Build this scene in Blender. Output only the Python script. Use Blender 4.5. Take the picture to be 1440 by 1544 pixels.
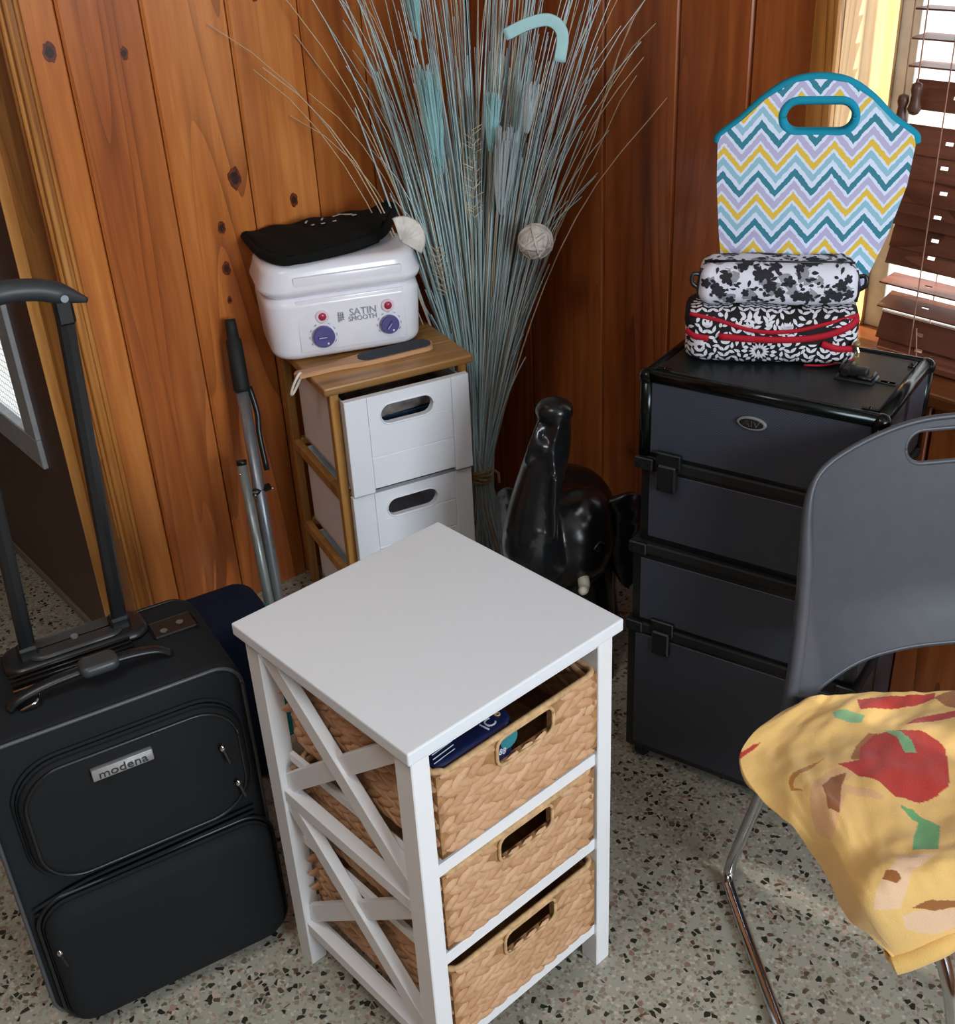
import bpy, bmesh, math, random
import numpy as np
from mathutils import Vector, Matrix, Euler, noise
from mathutils.bvhtree import BVHTree
PI = math.pi
for o in list(bpy.data.objects): bpy.data.objects.remove(o)
SC = bpy.context.scene
COL = SC.collection
rnd = random.Random(7)

# ------------------------------------------------------------------ camera
F, YAW, PITCH, ROLL, CZ = 1736.7, 0.670955, 0.518470, -0.055295, 1.68954
cd = bpy.data.cameras.new('camera'); cam = bpy.data.objects.new('camera', cd); COL.objects.link(cam)
SC.camera = cam
_d = Vector((math.sin(YAW)*math.cos(PITCH), math.cos(YAW)*math.cos(PITCH), -math.sin(PITCH)))
_r = Vector((math.cos(YAW), -math.sin(YAW), 0)); _u = _r.cross(_d)
_R = _r*math.cos(ROLL)+_u*math.sin(ROLL); _U = -_r*math.sin(ROLL)+_u*math.cos(ROLL)
M = Matrix((_R, _U, -_d)).transposed().to_4x4(); M.translation = (0, 0, CZ)
cam.matrix_world = M
cd.sensor_fit = 'HORIZONTAL'; cd.sensor_width = 36; cd.lens = F/1440*36; cd.clip_start = .02; cd.clip_end = 200

def pz(x, y, z):
    """world point at height z seen along photograph direction x, y (used to measure the place)"""
    v = _d + _R*((x-720)/F) + _U*((772-y)/F)
    return Vector((0, 0, CZ)) + v*((z-CZ)/v.z)

# ------------------------------------------------------------------ world, lights, exposure
w = bpy.data.worlds.new('sky'); SC.world = w; w.use_nodes = True
w.node_tree.nodes['Background'].inputs[0].default_value = (.93, .97, 1.0, 1)
w.node_tree.nodes['Background'].inputs[1].default_value = 2.2
def area(name, loc, target, sx, sy, power, color):
    l = bpy.data.lights.new(name, 'AREA'); l.shape = 'RECTANGLE'; l.size = sx; l.size_y = sy
    l.energy = power; l.color = color
    o = bpy.data.objects.new(name, l); COL.objects.link(o); o.location = loc
    o.rotation_euler = (Vector(target)-Vector(loc)).to_track_quat('-Z', 'Y').to_euler()
    return o
area('daylight_rear_opening', (.75, -2.25, 1.75), (1.05, 2.5, .75), 1.5, 1.1, 100, (.82, .92, 1.0))
sl = bpy.data.lights.new('sun', 'SUN'); sl.energy = 10.0; sl.angle = math.radians(1); sl.color = (1.0, .95, .87)
so = bpy.data.objects.new('sun', sl); COL.objects.link(so); so.rotation_euler = Vector((-.17, .88, -.50)).to_track_quat('-Z', 'Y').to_euler()
area('ceiling_fill', (-.3, .9, 2.72), (-.3, .9, 0), .7, .7, 15, (1.0, .97, .93))  # faint overhead fill added to the room, no fixture behind it
SC.view_settings.view_transform = 'Standard'; SC.view_settings.look = 'None'
SC.view_settings.gamma = 1; SC.view_settings.use_curve_mapping = False
SC.view_settings.exposure = 0.08

# ------------------------------------------------------------------ materials
def lin(h):
    h = h.lstrip('#'); c = [int(h[i:i+2], 16)/255 for i in (0, 2, 4)]
    return tuple((v/12.92 if v <= .04045 else ((v+.055)/1.055)**2.4) for v in c)+(1,)
class NT:
    def __init__(s, name, rough=.5, metal=0, spec=.5):
        s.m = bpy.data.materials.new(name); s.m.use_nodes = True; s.t = s.m.node_tree
        s.b = s.t.nodes['Principled BSDF']
        s.b.inputs['Roughness'].default_value = rough; s.b.inputs['Metallic'].default_value = metal
        s.b.inputs['Specular IOR Level'].default_value = spec
    def n(s, typ, **kw):
        nd = s.t.nodes.new(typ)
        for k, v in kw.items():
            if k.startswith('i_'):
                key = k[2:]; key = int(key) if key.isdigit() else key.replace('_', ' ')
                s.put(nd.inputs[key], v)
            else: setattr(nd, k, v)
        return nd
    def put(s, sock, v):
        if isinstance(v, bpy.types.NodeSocket): s.t.links.new(v, sock)
        elif isinstance(v, bpy.types.Node): s.t.links.new(v.outputs[0], sock)
        else: sock.default_value = v
    def math(s, op, a, b=0, c=0):
        nd = s.t.nodes.new('ShaderNodeMath'); nd.operation = op
        for i, v in enumerate((a, b, c)): s.put(nd.inputs[i], v)
        return nd.outputs[0]
    def mix(s, f, a, b, mode='MIX'):
        nd = s.t.nodes.new('ShaderNodeMix'); nd.data_type = 'RGBA'; nd.blend_type = mode
        s.put(nd.inputs[0], f); s.put(nd.inputs[6], a); s.put(nd.inputs[7], b)
        return nd.outputs[2]
    def ramp(s, f, stops, interp='LINEAR'):
        nd = s.t.nodes.new('ShaderNodeValToRGB'); nd.color_ramp.interpolation = interp
        e = nd.color_ramp.elements
        while len(e) < len(stops): e.new(.5)
        for el, (p, c) in zip(e, stops):
            el.position = p; el.color = c if len(c) == 4 else tuple(c)+(1,)
        s.put(nd.inputs[0], f); return nd.outputs[0]
    def coord(s, scale=(1, 1, 1), loc=(0, 0, 0), out='Object', rnd_off=0):
        tc = s.t.nodes.new('ShaderNodeTexCoord'); mp = s.t.nodes.new('ShaderNodeMapping')
        s.t.links.new(tc.outputs[out], mp.inputs[0]); mp.inputs['Scale'].default_value = scale; mp.inputs['Location'].default_value = loc
        if rnd_off:
            oi = s.t.nodes.new('ShaderNodeObjectInfo'); v = s.t.nodes.new('ShaderNodeVectorMath'); v.operation = 'SCALE'
            v.inputs[0].default_value = (1.0, 1.7, 2.9); s.t.links.new(s.math('MULTIPLY', oi.outputs['Random'], rnd_off), v.inputs['Scale'])
            s.t.links.new(v.outputs[0], mp.inputs['Location'])
        return mp.outputs[0]
    def noise(s, vec, scale, detail=3, rough=.5, dist=0):
        nd = s.n('ShaderNodeTexNoise', i_Scale=scale, i_Detail=detail, i_Roughness=rough, i_Distortion=dist)
        s.put(nd.inputs['Vector'], vec); return nd.outputs[0]
    def bump(s, h, strength=.2, dist=.002):
        nd = s.n('ShaderNodeBump', i_Strength=strength, i_Distance=dist); s.put(nd.inputs['Height'], h)
        s.t.links.new(nd.outputs[0], s.b.inputs['Normal'])
    def color(s, c): s.put(s.b.inputs['Base Color'], c); return s

def plain(name, c, rough=.5, metal=0, var=.06, scale=40, bump=0, bscale=400, spec=.5):
    t = NT(name, rough, metal, spec); v = t.coord()
    c = lin(c) if isinstance(c, str) else c
    n = t.noise(v, scale, 3)
    d = tuple(x*(1-var*2) for x in c[:3])+(1,); l = tuple(min(1, x*(1+var)) for x in c[:3])+(1,)
    t.color(t.ramp(n, [(.3, d), (.7, l)]))
    if bump: t.bump(t.noise(v, bscale, 2), bump, .001)
    return t.m

def wood(name, stops, rough=.28, knots=True, tint=.2, coat=.25, axis='z', contrast=1.0):
    t = NT(name, rough); t.b.inputs['Coat Weight'].default_value = coat; t.b.inputs['Coat Roughness'].default_value = .2
    p = t.coord(rnd_off=9)
    sc = {'z': (1, 1, .07), 'x': (.07, 1, 1), 'y': (1, .07, 1)}[axis]
    mp = t.n('ShaderNodeMapping'); mp.inputs['Scale'].default_value = sc; t.put(mp.inputs[0], p)
    broad = t.noise(mp.outputs[0], 6, 3, .55)                       # soft long variation
    streak = t.noise(mp.outputs[0], 38, 2, .5)
    fine = t.noise(mp.outputs[0], 170, 2)
    rings = t.n('ShaderNodeTexNoise', i_Scale=6.0, i_Detail=1.5, i_Distortion=.3); t.put(rings.inputs['Vector'], mp.outputs[0])
    line = t.math('FRACT', t.math('MULTIPLY', rings.outputs[0], 15))
    line = t.math('POWER', line, 3.5)                               # thin dark growth lines
    gate = t.ramp(t.noise(mp.outputs[0], 3.0, 1), [(.42, (0, 0, 0)), (.56, (1, 1, 1))])
    f = t.math('ADD', t.math('MULTIPLY', broad, .75), t.math('ADD', t.math('MULTIPLY', streak, .40), t.math('MULTIPLY', fine, .16)))
    c = t.ramp(f, [(.48, stops[0]), (.66, stops[1]), (.86, stops[2])])
    c = t.mix(t.math('MULTIPLY', t.math('MULTIPLY', line, gate), .75*contrast), c, tuple(x*.45 for x in stops[2][:3])+(1,))
    oi = t.n('ShaderNodeObjectInfo')
    val = t.math('ADD', 1-tint/2, t.math('MULTIPLY', oi.outputs['Random'], tint))
    hs = t.n('ShaderNodeHueSaturation'); t.put(hs.inputs['Color'], t.mix(1.0, c, oi.outputs['Color'], 'MULTIPLY')); t.put(hs.inputs['Value'], val)
    out = hs.outputs[0]
    if knots:
        km = t.n('ShaderNodeMapping'); km.inputs['Scale'].default_value = (1, 0, .62); t.put(km.inputs[0], p)
        vo = t.n('ShaderNodeTexVoronoi', i_Scale=3.1, i_Randomness=1.0); t.put(vo.inputs['Vector'], km.outputs[0])
        k = t.ramp(t.math('ADD', vo.outputs['Distance'], t.math('MULTIPLY', t.noise(p, 60, 2), .03)), [(.025, (1, 1, 1)), (.05, (.45, .45, .45)), (.12, (0, 0, 0))])
        out = t.mix(t.math('MULTIPLY', k, .8), out, tuple(x*.16 for x in stops[2][:3])+(1,))
    t.color(out); t.bump(f, .06, .001)
    return t.m

PINE_L = wood('varnished_pine', [lin('d28a4a'), lin('b96f35'), lin('94502a')])
PINE_R = wood('reddish_pine_shaded', [lin('b56a38'), lin('9a5227'), lin('763a1c')])  # darker, redder pine: the right wall's weaker light put into its colour
CASING = wood('pine_casing', [lin('d7a05c'), lin('b97a3a'), lin('7e4518')], knots=False, tint=.1)
BAMBOO = wood('bamboo_frame', [lin('c9985a'), lin('b07f40'), lin('8f6230')], rough=.4, knots=False, tint=.15, coat=.1)
BAMBOOX = wood('bamboo_frame_cross', [lin('c9985a'), lin('b07f40'), lin('8f6230')], rough=.4, knots=False, tint=.15, coat=.1, axis='x')
PADDLE = wood('pale_wood', [lin('e3bf97'), lin('d3a67c'), lin('b98a60')], rough=.5, knots=False, tint=0, coat=0, axis='x')
DOORBROWN = plain('brown_door_paint', '5a3f32', .45, var=.05, scale=6)
GROOVE = plain('dark_groove', '2a1208', .7)
WHITE = plain('white_paint', 'eceef0', .35, var=.015, scale=5)
def white_top():
    t = NT('white_tabletop', .32); v = t.coord()
    st = t.ramp(t.noise(v, 7, 2, .5), [(.60, (0, 0, 0)), (.78, (1, 1, 1))])
    t.color(t.mix(t.math('MULTIPLY', st, .10), lin('e1e8ee'), lin('b9ad93'))); return t.m
WHITETOP = white_top()
DRAWERW = plain('white_drawer_paint', 'eef1f7', .42, var=.012, scale=6)
PLASTICW = plain('glossy_white_plastic', 'f1f0f8', .22, var=.01)
BLACKFAB = None
def fabric(name, c, scale=900, rough=.9, b=.25, c2=None):
    t = NT(name, rough, 0, .25); v = t.coord(); c = lin(c)
    n = t.noise(v, scale, 2); n2 = t.noise(v, 14, 3)
    d = tuple(x*.7 for x in c[:3])+(1,)
    t.color(t.mix(n2, t.mix(n, d, c), lin(c2) if c2 else c)); t.bump(n, b, .0012); return t.m
SUITFAB = fabric('black_suitcase_fabric', '1c2024', 1400, .85)
SUITFAB2 = fabric('black_suitcase_panel', '181b1e', 1400, .8)
PIPING = plain('grey_piping', '4a4d50', .4)
BLACKPL = plain('black_plastic', '16191b', .35, var=.1)
BLACKRUB = plain('black_rubber', '121415', .7, var=.1)
SHIRT = fabric('black_jersey', '111411', 700, .95)
NAVY = fabric('navy_fabric', '16233f', 900, .9)
TEAL = fabric('teal_fabric', '1f8c93', 900, .9)
CHROME = plain('chrome', 'c9cdd0', .12, 1, var=.02)
SILVERT = plain('silver_print', 'd9dde0', .3, .4)
ALU = plain('grey_aluminium', '8f959d', .38, .7, var=.05)
ALUFRAME = plain('window_frame_grey', 'a9aeb2', .5)
ELEPH = plain('black_lacquer', '191a1c', .25, var=.12, scale=25, bump=.45, bscale=38)
IVORY = plain('ivory_tusk', 'd8d2c2', .4)
CHAIRG = plain('grey_moulded_plastic', '45484f', .42, var=.04, bump=.05, bscale=900)
TWINE = plain('twine', 'b79c78', .9, var=.2, scale=120, bump=.5, bscale=300)
SHELL = plain('shell_white', 'ded9d0', .55, var=.1, scale=60)
PURPLE = plain('purple_dial', '57528e', .3)
REDBTN = plain('red_button', 'b0304f', .25)
PINKRING = plain('pale_ring', 'e9d3da', .4)
GREYTXT = plain('grey_print', '9ba0ab', .5)
DIALTXT = plain('pale_print', 'c8c6dd', .4)
ABRAS = plain('grey_abrasive', '3d4149', .95, var=.15, scale=500)
CORD = plain('white_cord', 'e6ded0', .8)
SLATW = wood('brown_blind_slat', [lin('8a5544'), lin('70412f'), lin('5a3224')], rough=.42, knots=False, tint=.12, coat=.05, axis='y')
TASSEL = plain('brown_wood_tassel', '5a3a2e', .45)
CORDBR = plain('brown_cord', 'a77c68', .8)
CREAM = plain('room_panelling', '8a5a36', .6)
CEIL = plain('ceiling_paint', 'd8d5cd', .85)
REDZIP = fabric('red_zip_tape', 'b0182c', 900, .7)
NAVYPK = plain('navy_packaging', '141f48', .18, var=.15)
TEALRIM = fabric('turquoise_binding', '1692b0', 900, .8)
DARKIN = plain('dark_contents', '2b2226', .6, var=.3, scale=30)

def terrazzo():
    t = NT('terrazzo', .33); v = t.coord()
    base = t.mix(t.noise(v, 9, 3), lin('9c9a8b'), lin('adaa9b'))
    def layer(prev, scale, stops, share, gap, off):
        mp = t.coord(scale=(1, 1, 0), loc=(off, off*1.7, 0))
        vo = t.n('ShaderNodeTexVoronoi', i_Scale=scale, voronoi_dimensions='2D'); t.put(vo.inputs['Vector'], mp)
        ed = t.n('ShaderNodeTexVoronoi', i_Scale=scale, voronoi_dimensions='2D', feature='DISTANCE_TO_EDGE'); t.put(ed.inputs['Vector'], mp)
        sep = t.n('ShaderNodeSeparateColor'); t.put(sep.inputs[0], vo.outputs['Color'])
        g = t.math('ADD', gap, t.math('MULTIPLY', sep.outputs[2], .10))
        m = t.math('MULTIPLY', t.math('LESS_THAN', sep.outputs[1], share), t.math('GREATER_THAN', ed.outputs[0], g))
        col = t.ramp(sep.outputs[0], stops, 'CONSTANT')
        return t.mix(m, prev, col)
    c = layer(base, 165, [(0, lin('949080')), (.4, lin('bdb7ab')), (.7, lin('7e7b6c')), (.85, lin('9d8a7a'))], .42, .05, 3.1)
    c = layer(c, 112, [(0, lin('8d7d6e')), (.3, lin('b9a496')), (.5, lin('8a7263')), (.75, lin('66654f'))], .20, .06, 7.7)
    c = layer(c, 98, [(0, lin('2b2d25')), (.5, lin('3a392d')), (.75, lin('5f4a3c'))], .115, .07, 1.3)
    c = layer(c, 66, [(0, lin('a5857a')), (.3, lin('2f3128')), (.6, lin('6b6a52')), (.8, lin('35332a'))], .045, .16, 5.5)
    t.color(c); return t.m
TERR = terrazzo()

def weave_mat():
    t = NT('dried_hyacinth', .6); p = t.coord(rnd_off=5, scale=(1, 1, 1))
    n = t.noise(p, 300, 2); oi = t.n('ShaderNodeObjectInfo')
    c = t.mix(oi.outputs['Random'], lin('c79870'), lin('dcb28c'))
    n2 = t.noise(p, 40, 2)
    c = t.mix(t.ramp(n2, [(.5, (0, 0, 0)), (.75, (.7, .7, .7))]), c, lin('a67a50'))
    t.color(t.mix(t.math('MULTIPLY', n, .35), c, lin('8d6238'))); t.bump(n, .3, .001); return t.m
HYA = weave_mat()
HYADARK = plain('hyacinth_shade_core', 'a97d50', .8, var=.2, scale=80)
ROPE = plain('hyacinth_rim', 'cba678', .7, var=.15, scale=90, bump=.4, bscale=200)

def grass_mat(name, a, b):
    t = NT(name, .7); oi = t.n('ShaderNodeObjectInfo'); v = t.coord()
    c = t.mix(oi.outputs['Random'], lin(a), lin(b)); n = t.noise(v, 60, 2)
    t.color(t.mix(t.math('MULTIPLY', n, .2), c, lin('8b8f86'))); return t.m
GR_T = grass_mat('pale_teal_stem', 'add6da', 'cde6e4')
GR_G = grass_mat('grey_blue_stem', 'bccbd0', 'd2dee0')
GR_B = grass_mat('tan_stem', 'c4ab8a', 'd6bf9e')
GR_F = grass_mat('pale_blue_stem', 'bcd6da', 'bcd6da')
GR_H = grass_mat('teal_seed_head', '9fd0d4', 'b3dfe2')

def chevron():
    t = NT('chevron_fabric', .9, 0, .2); tc = t.n('ShaderNodeTexCoord'); s = t.n('ShaderNodeSeparateXYZ'); t.put(s.inputs[0], tc.outputs['Object'])
    jag = t.math('MULTIPLY', t.math('SUBTRACT', t.noise(tc.outputs['Object'], 160, 1), .5), .006)
    u = t.math('DIVIDE', t.math('ADD', s.outputs[0], .3), .0605)
    tri = t.math('ABSOLUTE', t.math('SUBTRACT', t.math('FRACT', u), .5))        # 0..0.5
    vv = t.math('ADD', s.outputs[2], t.math('ADD', t.math('MULTIPLY', tri, .070), t.math('ADD', jag, t.math('MULTIPLY', s.outputs[0], -.06))))
    fr = t.math('FRACT', t.math('DIVIDE', t.math('ADD', vv, .5), .082))
    W = lin('d9e4fa'); Y = lin('e2be4d'); L = lin('b9b4d6'); D = lin('3f8296'); B = lin('93c1d4')
    c = t.ramp(fr, [(0, W), (.07, B), (.22, W), (.30, Y), (.45, W), (.52, L), (.69, W), (.78, D), (.94, W)], 'CONSTANT')
    t.color(c); t.bump(t.noise(tc.outputs['Object'], 900, 2), .2, .001); return t.m
CHEV = chevron()

LEAFP = fabric('black_print_fabric', '1f1c1f', 900, .8, .15)
LEAFW = fabric('white_leaf_print', 'd9d9e2', 900, .8, .1, 'e8e8f0')
FLORP = fabric('white_print_fabric', 'dcdcea', 900, .8, .1, 'e8e8f4')
FLORK = fabric('black_flower_print', '26262c', 900, .8, .1, '34343c')
FLORG = fabric('grey_flower_print', '77777f', 500, .8, .1, 'a6a6b0')

def carbon():
    t = NT('charcoal_textured_panel', .5, .1); tc = t.n('ShaderNodeTexCoord')
    ck = t.n('ShaderNodeTexChecker', i_Scale=420.0); t.put(ck.inputs[0], tc.outputs['Object'])
    t.color(t.mix(ck.outputs['Fac'], lin('2b2f38'), lin('474c58'))); t.bump(ck.outputs['Fac'], .3, .0008); return t.m
CARBON = carbon()
def blanket_mat():
    t = NT('printed_plush', 1.0, 0, .1); v = t.coord()
    at = t.n('ShaderNodeAttribute', attribute_name='print'); n = t.noise(v, 600, 2)
    c = t.mix(t.math('MULTIPLY', n, .18), at.outputs['Color'], (.55, .38, .2, 1)); t.color(c)
    t.b.inputs['Sheen Weight'].default_value = .35; t.b.inputs['Sheen Roughness'].default_value = .5
    t.bump(n, .5, .002); return t.m
BLANKET = blanket_mat()
def glass(name):
    t = NT(name, .03)
    tr = t.n('ShaderNodeBsdfTransparent'); gl = t.n('ShaderNodeBsdfGlossy'); gl.inputs['Roughness'].default_value = .02
    mx = t.n('ShaderNodeMixShader'); mx.inputs[0].default_value = .04
    t.put(mx.inputs[1], tr.outputs[0]); t.put(mx.inputs[2], gl.outputs[0])
    t.t.links.new(mx.outputs[0], t.t.nodes['Material Output'].inputs[0]); return t.m
GLASS = glass('window_glass')
def frosted():
    t = NT('patterned_glass', .4); tc = t.n('ShaderNodeTexCoord')
    tl = t.n('ShaderNodeBsdfTranslucent'); 
    mp = t.n('ShaderNodeMapping'); t.put(mp.inputs[0], tc.outputs['Object']); mp.inputs['Scale'].default_value = (0, 1, 1)
    vo = t.n('ShaderNodeTexVoronoi', i_Scale=55.0, feature='DISTANCE_TO_EDGE', i_Randomness=.15); t.put(vo.inputs['Vector'], mp.outputs[0])
    c = t.ramp(vo.outputs['Distance'], [(.0, lin('8f9494')), (.12, lin('ffffff'))])
    t.put(tl.inputs[0], c)
    out = t.t.nodes['Material Output']; t.t.links.new(tl.outputs[0], out.inputs[0]); return t.m
FROST = frosted()

# ------------------------------------------------------------------ mesh helpers
def link(name, mesh, mat, parent=None, smooth=False):
    o = bpy.data.objects.new(name, mesh); COL.objects.link(o)
    if mat is not None:
        mesh.materials.clear(); mesh.materials.append(mat)
    if parent is not None: o.parent = parent
    if smooth:
        for p in mesh.polygons: p.use_smooth = True
    return o
def obj(name, bm, mat, parent=None, smooth=False, auto=None):
    bmesh.ops.recalc_face_normals(bm, faces=bm.faces)
    me = bpy.data.meshes.new(name); bm.to_mesh(me); bm.free()
    o = link(name, me, mat, parent, smooth or auto is not None)
    if auto is not None: me.set_sharp_from_angle(angle=math.radians(auto))
    return o
def thing(name, label, cat, loc=(0, 0, 0), rz=0, group=None):
    o = bpy.data.objects.new(name, None); COL.objects.link(o); o.location = loc; o.rotation_euler = (0, 0, rz)
    o.empty_display_size = .05
    o['label'] = label; o['category'] = cat
    if group: o['group'] = group
    return o
def struct(o): o['kind'] = 'structure'; return o
def add(bm, other):
    me = bpy.data.meshes.new('t'); other.to_mesh(me); other.free(); bm.from_mesh(me); bpy.data.meshes.remove(me); return bm
def box(a, b, bev=0, seg=1, bm=None):
    t = bmesh.new(); bmesh.ops.create_cube(t, size=1)
    for v in t.verts: v.co = Vector([(a[i]+b[i])/2+v.co[i]*(b[i]-a[i]) for i in range(3)])
    if bev: bmesh.ops.bevel(t, geom=t.edges[:], offset=bev, segments=seg, profile=.5, affect='EDGES')
    return t if bm is None else add(bm, t)
def xf(bm, mat):
    bmesh.ops.transform(bm, matrix=mat, verts=bm.verts); return bm
def TR(loc=(0, 0, 0), rot=(0, 0, 0)): return Matrix.Translation(loc) @ Euler(rot).to_matrix().to_4x4()
def cyl(r, h, seg=24, bm=None, loc=(0, 0, 0), rot=(0, 0, 0), r2=None, bev=0):
    t = bmesh.new(); bmesh.ops.create_cone(t, cap_ends=True, segments=seg, radius1=r, radius2=r if r2 is None else r2, depth=h)
    if bev: bmesh.ops.bevel(t, geom=[e for e in t.edges if len(e.link_faces) == 2 and any(len(f.verts) > 4 for f in e.link_faces)], offset=bev, segments=2, affect='EDGES')
    xf(t, TR(loc, rot)); return t if bm is None else add(bm, t)
def ball(r, loc=(0, 0, 0), scale=(1, 1, 1), sub=3, bm=None, rot=(0, 0, 0)):
    t = bmesh.new(); bmesh.ops.create_icosphere(t, subdivisions=sub, radius=r)
    xf(t, TR(loc, rot) @ Matrix.Diagonal((*scale, 1))); return t if bm is None else add(bm, t)
def lathe(prof, seg=24, bm=None):
    t = bmesh.new(); rings = []
    for r, z in prof: rings.append([t.verts.new((r*math.cos(2*PI*k/seg), r*math.sin(2*PI*k/seg), z)) for k in range(seg)])
    for a, b in zip(rings, rings[1:]):
        for k in range(seg): t.faces.new((a[k], a[(k+1) % seg], b[(k+1) % seg], b[k]))
    t.faces.new(rings[0][::-1]); t.faces.new(rings[-1])
    return t if bm is None else add(bm, t)
def tube(pts, r, seg=8, bm=None, flat=1.0, caps=True, up=None):
    t = bmesh.new(); pts = [Vector(p) for p in pts]; n = len(pts); rings = []
    rs = r if isinstance(r, (list, tuple)) else [r]*n
    ref = None
    for i, p in enumerate(pts):
        tg = (pts[min(i+1, n-1)]-pts[max(i-1, 0)]).normalized()
        if ref is None:
            ref = Vector(up) if up else (Vector((0, 0, 1)) if abs(tg.z) < .9 else Vector((1, 0, 0)))
        a = (ref - tg*ref.dot(tg)).normalized(); ref = a; b = tg.cross(a)
        rings.append([t.verts.new(p+a*(rs[i]*math.cos(2*PI*k/seg))+b*(rs[i]*flat*math.sin(2*PI*k/seg))) for k in range(seg)])
    for x, y in zip(rings, rings[1:]):
        for k in range(seg): t.faces.new((x[k], x[(k+1) % seg], y[(k+1) % seg], y[k]))
    if caps: t.faces.new(rings[0][::-1]); t.faces.new(rings[-1])
    return t if bm is None else add(bm, t)
def smoothpts(pts, n=8):
    P = [Vector(p) for p in pts]; P = [P[0]*2-P[1]]+P+[P[-1]*2-P[-2]]; out = []
    for i in range(1, len(P)-2):
        for k in range(n):
            s = k/n; a, b, c, d = P[i-1:i+3]
            out.append(.5*((2*b)+(c-a)*s+(2*a-5*b+4*c-d)*s*s+(3*b-a-3*c+d)*s**3))
    out.append(P[-2]); return out
def plate(outer, holes, t0, t1, axis='y', bev=0):
    """flat outline with holes in the x-z plane, extruded along y from t0 to t1"""
    t = bmesh.new(); es = []
    for ring in [outer]+list(holes):
        ring = [q for i, q in enumerate(ring) if (q[0]-ring[i-1][0])**2+(q[1]-ring[i-1][1])**2 > 1e-10]
        vs = [t.verts.new((p[0], t0, p[1])) for p in ring]
        es += [t.edges.new((vs[i], vs[(i+1) % len(vs)])) for i in range(len(vs))]
    bmesh.ops.triangle_fill(t, use_beauty=True, use_dissolve=False, edges=es)
    r = bmesh.ops.extrude_face_region(t, geom=t.faces[:])
    for v in r['geom']:
        if isinstance(v, bmesh.types.BMVert): v.co.y = t1
    return t
def slot(cx, cz, hw, hh, n=8, k=1.0):
    r = min(hh, hw)*k; out = []
    for (sx, sz, a0) in ((1, 1, 0), (-1, 1, 90), (-1, -1, 180), (1, -1, 270)):
        for i in range(n+1):
            a = math.radians(a0+90*i/n); out.append((cx+sx*(hw-r)+r*math.cos(a), cz+sz*(hh-r)+r*math.sin(a)))
    return out
def rrect(hx, hy, r, n=6):
    return slot(0, 0, hx, hy, n, r/min(hx, hy))
def loft(rings, bm=None, caps=True):
    t = bmesh.new(); R = [[t.verts.new(p) for p in ring] for ring in rings]; m = len(R[0])
    for a, b in zip(R, R[1:]):
        for k in range(m): t.faces.new((a[k], a[(k+1) % m], b[(k+1) % m], b[k]))
    if caps: t.faces.new(R[0][::-1]); t.faces.new(R[-1])
    return t if bm is None else add(bm, t)
def softbox(hx, hy, z0, z1, r, e, steps=5, flare=0, off=(0, 0)):
    """rounded-corner block, edges rolled over by e, walls flaring outward towards the top by flare"""
    rings = []
    def ring(inset, z, fl): return [(off[0]+x, off[1]+y, z) for x, y in rrect(hx+fl-inset, hy+fl-inset, max(r-inset*.6, .004))]
    for i in range(steps+1):
        a = PI/2*i/steps; rings.append(ring(e*(1-math.sin(a)), z0+e*(1-math.cos(a)), 0))
    for i in range(steps+1):
        a = PI/2*i/steps; rings.append(ring(e*(1-math.cos(a)), z1-e+e*math.sin(a), flare))
    return loft(rings)
def text(name, body, size, mat, parent, loc, rot, depth=.0006, stretch=1.0):
    c = bpy.data.curves.new(name, 'FONT'); c.body = body; c.size = size; c.extrude = depth; c.align_x = 'CENTER'; c.align_y = 'CENTER'; c.resolution_u = 3
    o = bpy.data.objects.new(name, c); COL.objects.link(o)
    bpy.context.view_layer.update()
    me = bpy.data.meshes.new_from_object(o.evaluated_get(bpy.context.evaluated_depsgraph_get()))
    bpy.data.objects.remove(o); bpy.data.curves.remove(c)
    me.transform(Matrix.Diagonal((stretch, 1, 1, 1)))
    o = link(name, me, mat, parent); o.location = loc; o.rotation_euler = rot; return o

# ------------------------------------------------------------------ setting
XW, YW, ZC = 1.96, 2.40, 2.85       # right wall plane, left wall plane, ceiling
XL, YR = -2.3, -2.4
struct(obj('floor', box((XL, YR, -.06), (XW, YW+.08, 0)), TERR))
struct(obj('floor_hall', box((XL, YW+.08, -.15), (.83, 4.2, -.093)), TERR))
struct(obj('ceiling', box((XL, YR, ZC), (XW+.3, YW+.16, ZC+.06)), CEIL))
struct(obj('ceiling_hall', box((XL, YW+.14, 2.25), (.83, 4.2, 2.31)), CEIL))
struct(obj('wall_rear', box((XL, YR-.08, 0), (XW, YR, ZC)), CREAM))
struct(obj('wall_side', box((XL-.08, YR, -.1), (XL, 4.28, ZC)), CREAM))
struct(obj('wall_hall', box((XL, 4.2, -.1), (.83, 4.28, ZC)), CREAM))
struct(obj('wall_hall_skyblock', box((.785, YW+.165+.902, -.1), (.83, 4.2, ZC)), CREAM))  # unseen wall added so sky light stays off the door leaf
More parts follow.
